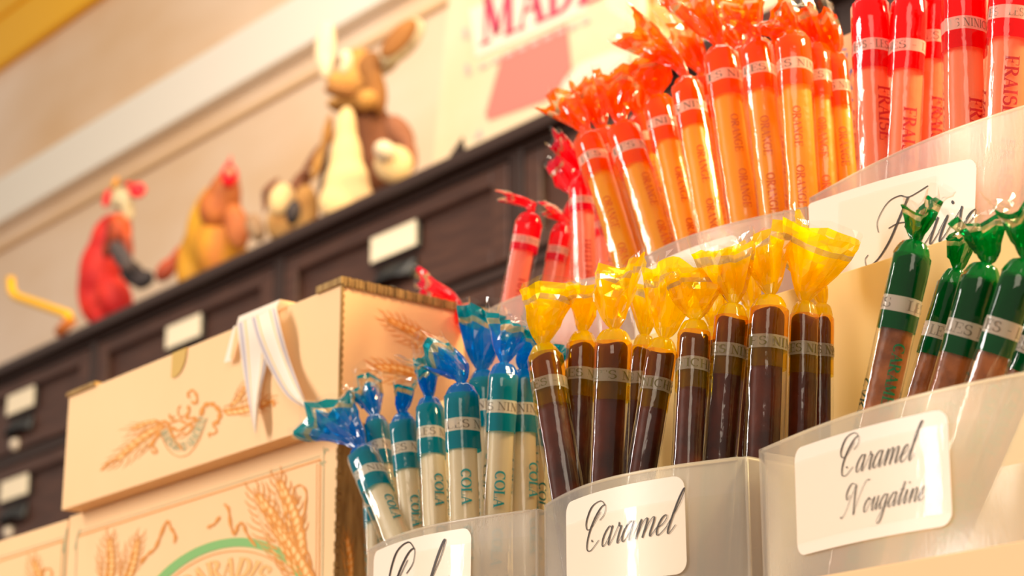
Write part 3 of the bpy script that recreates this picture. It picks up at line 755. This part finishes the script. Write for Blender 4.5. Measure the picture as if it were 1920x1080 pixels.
def stick(kind, label, T_, B_, yT, yB, wpx, fan=None, fw=60, zbase=None, rodk=.80, fold=0, wr=None, seed=None, see=None):
    global sticks
    sticks += 1; seed = seed or sticks*17; rn = random.Random(seed)
    top = P(T_[0], T_[1], yT); bot = P(B_[0], B_[1], yB)
    ax = (top-bot).normalized()
    zb = zbase if zbase else (Z0+.016 if kind in ('cola', 'caramel', 'nougat') else Z0+.128)
    base = bot + ax*((zb-bot.z)/ax.z)
    L = (top-base).length; r = wpx/2/pxm(top)
    up = Vector((0, 0, 1)); q = up.rotation_difference(ax).to_matrix(); qi = q.transposed()
    o = empty('candy_stick', base, q)
    film_, cap_, print_, band_, rod_, ink_, word, hgt, grp = KINDS[kind]
    tag(o, label, 'candy', grp)
    mid = base + ax*(L*.8); view = qi @ (CAM-mid).normalized(); va = math.atan2(view.y, view.x)
    # candy rod
    mb = MB(); n = 18; rr = r*rodk; rs = []; ph = rn.uniform(0, 6)
    ox, oy = rn.uniform(-.08, .08)*r, rn.uniform(-.08, .08)*r
    zs = [0, .002] + [L*i/9 for i in range(1, 9)] + [L-.0030, L-.0010, L-.0002]
    for i, z in enumerate(zs):
        k = (.9 if i == 0 else 1) * (1 if z < L-.002 else (.98 if z < L-.0008 else .88))
        rs.append([Vector((ox+rr*k*(1+.03*math.sin(4*t+ph)+.025*math.sin(3*t+z*120))*math.cos(t), oy+rr*k*(1+.03*math.sin(4*t+ph))*math.sin(t), z + (.0006*math.sin(2*t+ph) if z > L-.0012 else 0))) for t in [2*PI*j/n for j in range(n)]])
    mb.rings(rs, cap0=True, cap1=True); mb.build('candy_rod', M[rod_], o)
    # printed film tube
    c1, c2, c3 = L-.0095, L-.0145, L-.0215
    if kind == 'caramel': c1, c2, c3 = L-.0095, L-.0142, L-.0205
    if kind in ('fraise',): c1, c2, c3 = L-.0165, L-.0215, L-.0285
    if kind == 'nougat': c1, c2, c3 = L-.0135, L-.0185, L-.0240
    if kind == 'tutti': c1, c2, c3 = L-.0065, L-.0100, L-.0135
    z_ = 0; zs = []; step = .0055
    while z_ < c3-.002: zs.append(z_); z_ += step
    zs += [c3, (c3+c2)/2, c2, c1, (c1+L)/2, L]
    mats = [3 if z < c3-1e-5 else (1 if z < c2-1e-5 else (2 if z < c1-1e-5 else 6)) for z in zs]
    n = 30; rs = []; seam = va + rn.choice((-1, 1))*rn.uniform(.75, 1.15); e2 = rn.uniform(0, 6)
    seam = va - rn.uniform(.7, 1.1)
    def rad(t, z):
        dd = math.atan2(math.sin(t-seam), math.cos(t-seam))
        wob = noise.noise(Vector((seed*.37, z*140, t*.9)))*.035
        fin = .13*math.exp(-(dd/.16)**2)*(1+.5*math.sin(z*900+seed)*.3)
        return r*(.97 + .035*math.cos(2*(t-e2)) + .02*math.cos(5*t+e2+z*30) + wob*min(1, (L-z)/.004+.2) + fin*.8)
    def tubept(t, z, off=0): k = rad(t, z)+off; return Vector((k*math.cos(t), k*math.sin(t), z))
    for z in zs: rs.append([tubept(2*PI*j/n, z) for j in range(n)])
    sh = .0056; wr0 = .0015
    for i in range(1, 7):
        k = i/6; rad_ = r*((1-k)**.62)*(.97 if kind != 'orange' else 1) + wr0*k
        rad_ = max(rad_, wr0)
        rs.append([Vector((rad_*(1+.16*k*math.sin(8*t+ph)+.08*math.sin(3*t+ph))*math.cos(t), rad_*(1+.16*k*math.sin(8*t+ph))*math.sin(t), L+sh*math.sin(k*PI/2)**1.0*(.35+.65*k))) for t in [2*PI*j/n for j in range(n)]])
    mats = mats + [0]*6
    mb = MB(); mb.rings(rs, mats=mats[:len(rs)-1])
    # lettering on the band, all the way round, and the flavour down the film
    t_ = 'LES NINICHES - '; hb = (c1-c2)*.62
    per = 2*PI*r; a0 = va + rn.uniform(-2.2, -.6); sc1 = hb
    total = text_len(t_)*sc1; reps = per/total; kx = 1.0/(reps/max(1, round(reps))) if reps >= .6 else per/total
    kx = per/(total*max(1, round(reps)))
    if see is not None: a0 = va - 1.0 - text_len(t_[:see])*sc1*kx/r      # which letters of the band face the front
    for rep in range(max(1, round(reps))):
        serif(mb, t_, lambda a, b: tubept(a0 + (a*sc1*kx+rep*total*kx)/r, c2+(c1-c2)*.19+b*hb, .00012), 4, .8)
    if word:
        wl = text_len(word)*hgt
        for ci, da in enumerate((0, 2.09, 4.18)):
            a1 = va + rn.uniform(-.35, .35)+da if ci == 0 else va + da + rn.uniform(-.3, .3)
            z_ = c3 - .0035 - rn.uniform(0, wl*.9)
            while z_ - wl > .05 if kind != 'tutti' else z_-wl > .02:
                serif(mb, word, lambda a, b: tubept(a1 + b*hgt/r, z_-a*hgt, .00012), 5, 1.1)
                z_ -= wl + .008
    mm = [M[film_], M[print_], M[band_], M['film_clear'], M['ink_grey' if kind != 'caramel' else 'ink_olive'], M[ink_ or 'ink_grey'], M[cap_]]
    mb.build('printed_wrapper', mm, o)
    # twisted end
    nl = Vector((0, 0, L+sh))
    nw = base + ax*(L+sh)
    if fan:
        tip = P(fan[0], fan[1], yT + rn.uniform(-.004, .004)); dv = tip-nw; ln = max(.014, dv.length)*1.04
        dv = (qi @ dv).normalized()
    else:
        ln = .026; dv = Vector((rn.uniform(-.3, .3), rn.uniform(-.3, .3), 1)).normalized()
    tm = twist(nl, dv, fw*FWK.get(kind, 1.22)/pxm(nw), ln*FLK.get(kind, 1.08), view, seed, fold, rn.uniform(-.35, .35) if wr is None else wr, kind == 'nougat' or rn.random() < .25)
    tm.build('twisted_end', [M[film_], M[film_ if kind == 'caramel' else print_], M['film_band_fan'], M['film_clear']], o)
    return o
# --- cola
C_ = 'cola'
stick(C_, 'cola stick leaning furthest left, its big blue twist spread over the carton corner', (682, 858), (741, 1003), .478, .476, 62, (596, 778), 105)
stick(C_, 'short cola stick half hidden behind the furthest left leaning one', (706, 800), (729, 935), .492, .490, 50, (676, 714), 62)
stick(C_, 'cola stick with a pointed dark teal leaf of film above it', (757, 799), (775, 985), .486, .484, 56, (764, 714), 46)
stick(C_, 'cola stick with a small folded bow, left of the one with a bright streak', (806, 768), (815, 982), .484, .480, 55, (802, 716), 44)
stick(C_, 'front cola stick with a bright white streak and twist folded to the left', (866, 744), (874, 975), .472, .474, 68, (790, 672), 82, see=0)
stick(C_, 'cola stick behind the streaked one, with a tall wide blue twist', (905, 718), (914, 958), .500, .496, 56, (902, 588), 84)
stick(C_, 'cola stick with flat square teal tab twist in front of the pink stick', (944, 707), (932, 960), .480, .482, 60, (958, 590), 84, see=2)
stick(C_, 'cola stick nearest the caramel sticks, twist leaning right behind yellow film', (982, 718), (984, 955), .496, .494, 54, (1018, 640), 70)
stick(C_, 'cola stick at the right edge of its pocket, behind the first caramel stick', (1012, 745), (998, 970), .512, .508, 50, (1040, 665), 48)
stick(C_, 'cola stick at the far left of its pocket, only its tube showing low down', (700, 905), (704, 1015), .512, .508, 44, (694, 850), 28)
# --- caramel
C_ = 'caramel'
stick(C_, 'leftmost caramel stick, slanting, with a square yellow bow standing on a narrow neck', (1022, 672), (1062, 935), .470, .470, 70, (1031, 556), 88, fold=0, see=10)
stick(C_, 'second caramel stick from the left, slim, its twist tucked behind a bigger one', (1092, 648), (1082, 912), .482, .480, 62, (1106, 548), 60)
stick(C_, 'caramel stick with white streak and broad yellow twist, third from the left', (1151, 645), (1140, 900), .472, .474, 76, (1155, 514), 102)
stick(C_, 'thin sliver of a caramel stick between the broad third and the tilted fourth', (1206, 655), (1186, 880), .498, .494, 46, (1215, 535), 60)
stick(C_, 'caramel stick leaning right with glossy streak, bright yellow crumpled twist above', (1240, 662), (1204, 884), .478, .474, 62, (1250, 522), 84, see=6)
stick(C_, 'caramel stick with a crisp white left edge and a roof-shaped yellow twist', (1302, 628), (1290, 862), .480, .476, 66, (1304, 528), 92, see=6)
stick(C_, 'caramel stick with its yellow twist tallest at the left of the bright cluster', (1372, 598), (1350, 856), .488, .486, 66, (1350, 468), 96)
stick(C_, 'broad caramel stick with ES NIN lettering on its band', (1443, 582), (1432, 850), .496, .496, 76, (1432, 452), 92, see=1)
stick(C_, 'caramel stick near the right end, yellow twist flaring wide to the right', (1508, 594), (1502, 830), .510, .510, 58, (1540, 455), 108)
stick(C_, 'rightmost caramel stick, half hidden behind its neighbour', (1541, 598), (1540, 815), .524, .524, 46, (1490, 470), 66)
stick(C_, 'caramel stick at the back, only dark film showing behind the roof-shaped twist', (1336, 640), (1322, 858), .516, .514, 56, (1330, 520), 60)
stick(C_, 'caramel stick at the back, behind the broad one with lettered band', (1408, 610), (1392, 850), .524, .522, 56, (1395, 480), 70)
# --- nougatine
C_ = 'nougat'
stick(C_, 'leftmost green wrapped nougatine stick with a slim leaf-like knot on top', (1710, 482), (1646, 772), .490, .488, 76, (1732, 380), 58, see=11)
stick(C_, 'nougatine stick half hidden behind the one with the big crumpled twist', (1786, 535), (1722, 752), .512, .508, 58, (1802, 455), 40)
stick(C_, 'nougatine stick with a big crumpled round green twist', (1840, 526), (1776, 748), .488, .486, 80, (1820, 405), 98)
stick(C_, 'nougatine stick with a clear and green twist touching the right frame edge', (1912, 520), (1842, 730), .482, .480, 76, (1902, 378), 96, see=10)
stick(C_, 'nougatine stick low at the right frame edge, only its tube in view', (1975, 560), (1908, 715), .500, .498, 76, (2000, 460), 80)
# --- orange
C_ = 'orange'
stick(C_, 'leftmost orange stick, its flat twist pointing left with a dark band', (1104, 268), (1178, 506), .569, .567, 62, (1036, 192), 56)
stick(C_, 'second orange stick from the left, wrapper end in clear spikes', (1134, 258), (1214, 490), .580, .578, 60, (1104, 150), 62)
stick(C_, 'orange stick third from the left, standing in front of its slim neighbour', (1170, 250), (1240, 474), .570, .569, 66, (1158, 146), 78, see=0)
stick(C_, 'orange stick fourth from the left with a wide crumpled twist above', (1236, 200), (1290, 452), .576, .573, 62, (1222, 118), 84)
stick(C_, 'orange stick fifth from the left with a plain bold orange cap', (1289, 166), (1336, 434), .574, .572, 60, (1200, 80), 66)
stick(C_, 'orange stick with a broken white streak and pale upper band, sixth from the left', (1352, 108), (1396, 410), .574, .571, 66, (1290, 8), 92, see=1)
stick(C_, 'orange stick with band reading LES, right of the broken streak one', (1420, 94), (1452, 394), .576, .573, 66, (1388, 0), 92, see=0)
stick(C_, 'orange stick with a sparkling domed cap, eighth from the left', (1487, 82), (1506, 374), .575, .572, 68, (1440, 30), 84)
stick(C_, 'orange stick behind the domed one, slim and slightly lower', (1534, 104), (1552, 352), .590, .586, 54, (1490, 8), 48)
stick(C_, 'rightmost orange stick, shortest, against the cream board', (1568, 122), (1588, 336), .596, .592, 46, (1526, 40), 72)
stick(C_, 'orange stick at the back between the third and fourth', (1204, 232), (1262, 470), .604, .600, 58, (1190, 150), 60)
stick(C_, 'orange stick at the back behind the fifth and sixth', (1322, 160), (1366, 425), .604, .600, 58, (1260, 55), 72)
stick(C_, 'orange stick at the back behind the seventh', (1388, 110), (1424, 405), .606, .602, 56, (1345, 40), 74)
stick(C_, 'orange stick at the back with its twist filling the gap above the dome', (1456, 100), (1482, 385), .608, .604, 54, (1500, 60), 60)
# --- fraise
C_ = 'fraise'
stick(C_, 'leftmost red strawberry stick with a knot showing on top', (1632, 14), (1642, 316), .576, .574, 76, (1640, -70), 70, see=9)
stick(C_, 'second strawberry stick from the left, white streak down its length', (1706, 8), (1690, 298), .580, .578, 70, (1720, -80), 70, see=10)
stick(C_, 'thin strawberry stick set back between the second and the broad one', (1750, -8), (1742, 285), .598, .596, 56, (1750, -90), 60)
stick(C_, 'broad strawberry stick with S NIN on its band', (1806, -32), (1812, 270), .568, .568, 90, (1810, -120), 80, see=-1)
stick(C_, 'strawberry stick at the right, lettering high under the band', (1900, -58), (1884, 240), .572, .571, 88, (1900, -140), 80, see=10)
stick(C_, 'strawberry stick cut by the right frame edge', (1968, -48), (1950, 215), .592, .590, 80, (1970, -140), 80)
# --- tutti frutti
C_ = 'tutti'
stick(C_, 'tutti frutti stick standing clear on the left, twist flicked left', (991, 420), (957, 600), .578, .576, 54, (946, 384), 22)
stick(C_, 'narrow tutti frutti stick in the middle with a clear curled tip', (1052, 440), (1020, 600), .592, .588, 44, (1036, 408), 20)
stick(C_, 'upright tutti frutti stick nearest the orange ones, TUTTI lettering clear', (1091, 352), (1097, 545), .580, .578, 52, (1036, 268), 34)
stick(C_, 'tutti frutti stick behind the upright one with a shiny red and clear twist', (1078, 395), (1064, 560), .602, .600, 44, (1046, 306), 52)
stick(C_, 'tutti frutti stick squeezed against the first orange stick', (1128, 400), (1140, 550), .604, .602, 50, (1110, 330), 30)
stick(C_, 'tutti frutti stick fallen to the left, red twist lying over the carton edge', (874, 592), (920, 668), .572, .570, 52, (788, 548), 66)

# ------------------------------------------------------------------ figurines on the cabinet
M['red_feather'] = solid('red_feather', rgb(196, 20, 26), .6, c2=rgb(226, 52, 34), scale=22, bump=.3, bscale=60, bdist=.004)
M['crimson'] = solid('crimson', rgb(226, 8, 28), .4)
M['dark_feather'] = solid('dark_feather', rgb(58, 44, 42), .6, c2=rgb(30, 26, 30), scale=25)
M['rust_feather'] = solid('rust_feather', rgb(110, 42, 26), .6, c2=rgb(206, 82, 30), scale=20)
M['gold_feather'] = solid('gold_feather', rgb(216, 158, 34), .6, c2=rgb(204, 116, 40), scale=18, stretch=(1, 1, .5), bump=.3, bscale=60, bdist=.004)
M['amber_feather'] = solid('amber_feather', rgb(196, 112, 50), .6, c2=rgb(170, 88, 40), scale=30)
M['pale_feather'] = solid('pale_feather', rgb(226, 208, 166), .6, c2=rgb(150, 132, 96), scale=25)
M['grey_brown'] = solid('grey_brown', rgb(150, 114, 82), .8, c2=rgb(190, 156, 118), scale=22)
M['tan_fur'] = solid('tan_fur', rgb(170, 118, 58), .85, c2=rgb(206, 160, 96), scale=14, bump=.4, bscale=90, bdist=.004)
M['brown_cloth'] = solid('brown_cloth', rgb(146, 92, 62), .85, c2=rgb(120, 72, 46), scale=14)
M['cream_cloth'] = solid('cream_cloth', rgb(224, 188, 134), .85)
M['white_fur'] = solid('white_fur', rgb(224, 200, 166), .9)
M['dark_eye'] = solid('dark_eye', rgb(40, 20, 22), .2)
class Fig:
    def __init__(s, name, label, cat, px, py, y):
        b = P(px, py, y); s.o = Vector((b.x, y, CT)); s.y = y
        s.root = empty(name, s.o); tag(s.root, label, cat, 'figurines along the cabinet top')
    def blob(s, name, mat, ells, parent=None, vox=.004):
        mb = MB()
        for (px, py, rx, ry, dep, tilt, dy) in ells:
            c = P(px, py, s.y); k = pxm(c)
            c = P(px, py, s.y+dy); rot = Matrix.Rotation(R(tilt), 3, FW)
            # ellipsoid whose axes face the viewer's side so its height and breadth are the figure's own
            B = Matrix((RT, Vector((HX, HY, 0)), Vector((0, 0, 1)))).transposed()
            mb.ell(c - s.o, (rx/k, dep/k, ry/k), rot @ B)
        o = mb.build(name, mat, parent or s.root)
        if len(ells) > 1:
            r_ = o.modifiers.new('join', 'REMESH'); r_.mode = 'VOXEL'; r_.voxel_size = vox; r_.use_smooth_shade = True
            m_ = o.modifiers.new('soft', 'SMOOTH'); m_.iterations = 22
        return o
# rooster
M['slate_feather'] = solid('slate_feather', rgb(104, 88, 84), .6, c2=rgb(66, 56, 56), scale=25)
g = Fig('rooster_figurine', 'red rooster figurine with black tail and bright comb', 'figurine', 190, 600, 1.50)
g.blob('body', M['red_feather'], [(190, 500, 42, 66, 38, 10, 0), (180, 545, 36, 70, 34, -4, 0), (202, 440, 30, 46, 28, 25, 0), (214, 555, 34, 50, 30, -30, 0), (196, 590, 30, 34, 28, 0, 0)])
g.blob('breast', M['rust_feather'], [(224, 432, 25, 36, 26, 0, -.025), (240, 458, 11, 40, 16, -8, -.025), (205, 462, 14, 26, 16, 20, -.03)])
g.blob('head', M['pale_feather'], [(224, 372, 19, 25, 18, 10, -.02), (238, 388, 15, 34, 15, -12, -.02)])
g.blob('comb', M['crimson'], [(258, 357, 21, 19, 8, -20, -.02), (242, 346, 11, 10, 8, 0, -.02)])
g.blob('wattle', M['crimson'], [(201, 372, 8, 18, 6, 12, -.03)])
g.blob('beak', M['gold_feather'], [(216, 342, 5, 12, 5, 25, -.03)])
g.blob('wing', M['slate_feather'], [(228, 480, 17, 34, 10, -35, -.035)])
g.blob('tail', M['dark_feather'], [(248, 512, 24, 32, 14, -42, -.01), (268, 524, 26, 21, 14, -25, -.01)])
# hen
g = Fig('hen_figurine', 'golden hen figurine with a red face, right of the rooster', 'figurine', 395, 530, 1.50)
g.blob('body', M['gold_feather'], [(392, 430, 44, 80, 42, 8, 0), (372, 490, 42, 80, 38, 6, 0), (415, 470, 50, 70, 42, -10, 0), (400, 400, 36, 60, 34, 5, 0)])
g.blob('neck', M['amber_feather'], [(412, 392, 42, 44, 36, -10, -.012), (422, 362, 32, 40, 28, -5, -.012), (430, 335, 20, 30, 20, 0, -.012)])
g.blob('face', M['crimson'], [(430, 330, 16, 23, 14, 0, -.03)])
g.blob('comb', M['crimson'], [(433, 300, 7, 16, 6, 5, -.03), (425, 308, 6, 10, 6, 0, -.03)])
g.blob('beak', M['pale_feather'], [(430, 322, 7, 7, 6, 0, -.055)])
g.blob('tail', M['rust_feather'], [(312, 506, 20, 32, 12, 38, .02), (328, 482, 10, 30, 10, 20, .03)])
g.blob('wing', M['amber_feather'], [(444, 425, 24, 46, 14, -14, -.012)])
g.blob('wing', M['grey_brown'], [(478, 425, 20, 32, 16, -20, -.01), (486, 440, 14, 18, 14, 0, 0)])
# small plush
g = Fig('plush_animal', 'small brown plush animal with a cream face, between hen and rabbit', 'soft toy', 535, 470, 1.50)
g.blob('body', M['tan_fur'], [(540, 420, 44, 45, 34, 0, .02), (572, 395, 28, 56, 26, 0, .02)])
g.blob('face', M['cream_cloth'], [(528, 375, 24, 32, 18, 14, -.04)])
g.blob('snout', M['dark_feather'], [(550, 398, 14, 24, 14, 8, -.065)])
g.blob('ear', M['brown_cloth'], [(508, 348, 10, 30, 8, 45, .01), (497, 378, 9, 30, 8, 0, .01)])
g.blob('ear', M['brown_cloth'], [(584, 300, 11, 52, 8, 30, .02), (566, 340, 20, 30, 12, 30, .02), (556, 360, 22, 24, 12, 30, .02)])
# rabbit
M['mid_tan'] = solid('mid_tan', rgb(204, 152, 78), .85, c2=rgb(176, 122, 60), scale=16)
M['dark_tan'] = solid('dark_tan', rgb(128, 80, 36), .85, c2=rgb(158, 106, 52), scale=14)
g = Fig('plush_rabbit', 'tall plush rabbit with long ears and a cream bib on the cabinet', 'soft toy', 690, 400, 1.52)
g.blob('body', M['brown_cloth'], [(700, 250, 44, 66, 40, -14, .02), (715, 300, 42, 66, 40, 0, .03), (650, 290, 40, 76, 34, 8, .03), (690, 350, 60, 60, 40, 0, .03)])
g.blob('head', M['mid_tan'], [(668, 128, 34, 42, 36, 20, 0), (646, 156, 36, 28, 30, 0, -.02), (680, 150, 34, 40, 30, -10, 0)])
g.blob('cheek', M['white_fur'], [(647, 116, 13, 24, 10, 10, -.062)])
g.blob('mane', M['dark_tan'], [(705, 172, 22, 52, 26, -8, .0), (694, 125, 26, 34, 24, 20, .0)])
g.blob('muzzle', M['dark_tan'], [(638, 172, 30, 11, 16, 10, -.06)])
g.blob('eye', M['dark_eye'], [(637, 113, 4, 8, 4, 0, -.085)])
g.blob('ear', M['white_fur'], [(610, 88, 20, 56, 12, 4, -.02), (612, 126, 14, 30, 12, 0, -.02)], vox=.0025)
g.blob('ear', M['pale_feather'], [(754, 78, 30, 62, 14, 40, .02), (724, 116, 22, 38, 14, 44, .02)], vox=.0025)
g.blob('inner_ear', M['dark_tan'], [(748, 72, 20, 50, 11, 40, -.006)])
g.blob('scarf', M['mid_tan'], [(650, 198, 42, 13, 34, 5, -.03), (686, 188, 26, 22, 26, -25, -.02)])
g.blob('bib', M['cream_cloth'], [(648, 245, 21, 52, 20, 2, -.05), (648, 300, 32, 62, 24, 2, -.05), (650, 345, 44, 56, 26, 2, -.05), (650, 380, 56, 44, 28, 0, -.05)])
g.blob('arm', M['brown_cloth'], [(750, 250, 25, 44, 22, -32, -.02), (768, 290, 17, 40, 18, -8, -.02)])
g.blob('paw', M['cream_cloth'], [(738, 308, 36, 36, 26, 0, -.045)])
g.blob('cuff', M['white_fur'], [(722, 284, 22, 18, 22, 40, -.066)])
g.blob('arm', M['mid_tan'], [(612, 262, 12, 60, 14, 8, -.03), (600, 300, 14, 48, 14, 20, -.01)])
g.blob('strap', M['dark_eye'], [(610, 325, 8, 66, 8, 9, -.065)])
# yellow bent toy
bt = P(110, 610, 1.46); tb = empty('wire_toy', Vector((bt.x, 1.46, CT))); tag(tb, 'bent yellow rod toy on a small red base, left of the rooster', 'toy')
mb = MB(); DT = -Vector((bt.x, 1.46, CT)); mb.tube([P(*q, 1.46)+DT for q in ((20, 522), (22, 545), (30, 556), (60, 566), (100, 580), (128, 590), (133, 602))], .0075, 10); mb.build('bent_rod', M['yellow_paint'], tb)
mb = MB(); mb.tube([P(133, 600, 1.46)+DT, P(118, 616, 1.46)+DT, P(112, 626, 1.46)+DT], .010, 10); mb.build('foot', M['amber_feather'], tb)
mb = MB(); c = P(92, 632, 1.46)+DT; mb.ell((c.x, c.y, .014), (.032, .025, .022)); mb.build('base', M['red_feather'], tb)
# poster bag
M['bag'] = solid('bag', rgb(222, 202, 172), .6, c2=rgb(216, 192, 156), scale=6)
M['pink_print'] = solid('pink_print', rgb(238, 118, 108), .6); M['crimson_print'] = solid('crimson_print', rgb(186, 60, 88), .6); M['white_print'] = solid('white_print', rgb(226, 210, 192), .6); M['grey_print'] = solid('grey_print', rgb(180, 166, 160), .6)
by = 1.52; b0 = P(800, 292, by); sg = empty('paper_bag', Vector((b0.x, by, CT))); tag(sg, 'cream printed bag with large crimson letters and a pink shape, on the cabinet', 'bag')
DS = -Vector((b0.x, by, CT)); mb = MB()
out_ = [(802, 300), (838, 30), (852, -90), (1120, -150), (1140, 15), (1186, 42), (1192, 128)]
fr_ = [P(a, b, by)+DS for a, b in out_]; fr_[0].z = .0005; fr_[-1].z = .0005
n = len(fr_); mb.v += fr_ + [v + Vector((0, .06, 0)) for v in fr_]
mb.face(list(range(n))[::-1]); mb.face(range(n, 2*n))
for i in range(n): j = (i+1) % n; mb.face((i, j, j+n, i+n))
fs = lambda a, b, k=0: P(a, b, by-.0008-.0006*k)+DS
mb.poly([(941, 103), (1063, 44), (1072, 128), (1047, 167), (1022, 189), (916, 226), (910, 214)], fs, 1)
mb.poly([(1058, 150), (1090, 118), (1150, 95), (1180, 100), (1178, 130), (1040, 192)], fs, 3)
mb.poly([(880, 18), (1090, -70), (1100, 20), (892, 108)], fs, 3)
tm_ = 'MADELEINE'
def fa(a, b): return fs(900+a*62, 84-a*25-b*88+0*a, 1)
serif(mb, tm_[:4], fa, 2, 1.25)
for i in range(9): mb.strip([(898+i*24, 127-i*10.5), (914+i*24, 120-i*10.5)], [7, 7], lambda a, b: fs(a, b, 1), 4)
for q in ((877, 130), (873, 62)): mb.strip([(q[0]-2, q[1]-10), (q[0]+2, q[1]+10)], [9, 9], lambda a, b: fs(a, b, 1), 4)
mb.poly([(842, 292), (868, 255), (872, 280)], fs, 5); mb.poly([(888, 262), (900, 240), (906, 256)], fs, 4)
mb.build('printed_front', [M['bag'], M['pink_print'], M['crimson_print'], M['white_print'], M['grey_print'], M['gap']], sg)
# basket beyond the bag
g = Fig('wicker_basket', 'brown basket bundle on the cabinet, behind the orange twists', 'basket', 1225, 130, 1.68)
g.blob('basket_body', M['tan_fur'], [(1235, 60, 62, 55, 50, 0, 0), (1180, 5, 62, 34, 40, -20, .02), (1250, 95, 56, 30, 50, 0, 0)])
g.blob('cloth_strip', M['white_fur'], [(1205, 20, 9, 42, 8, 3, -.10)])
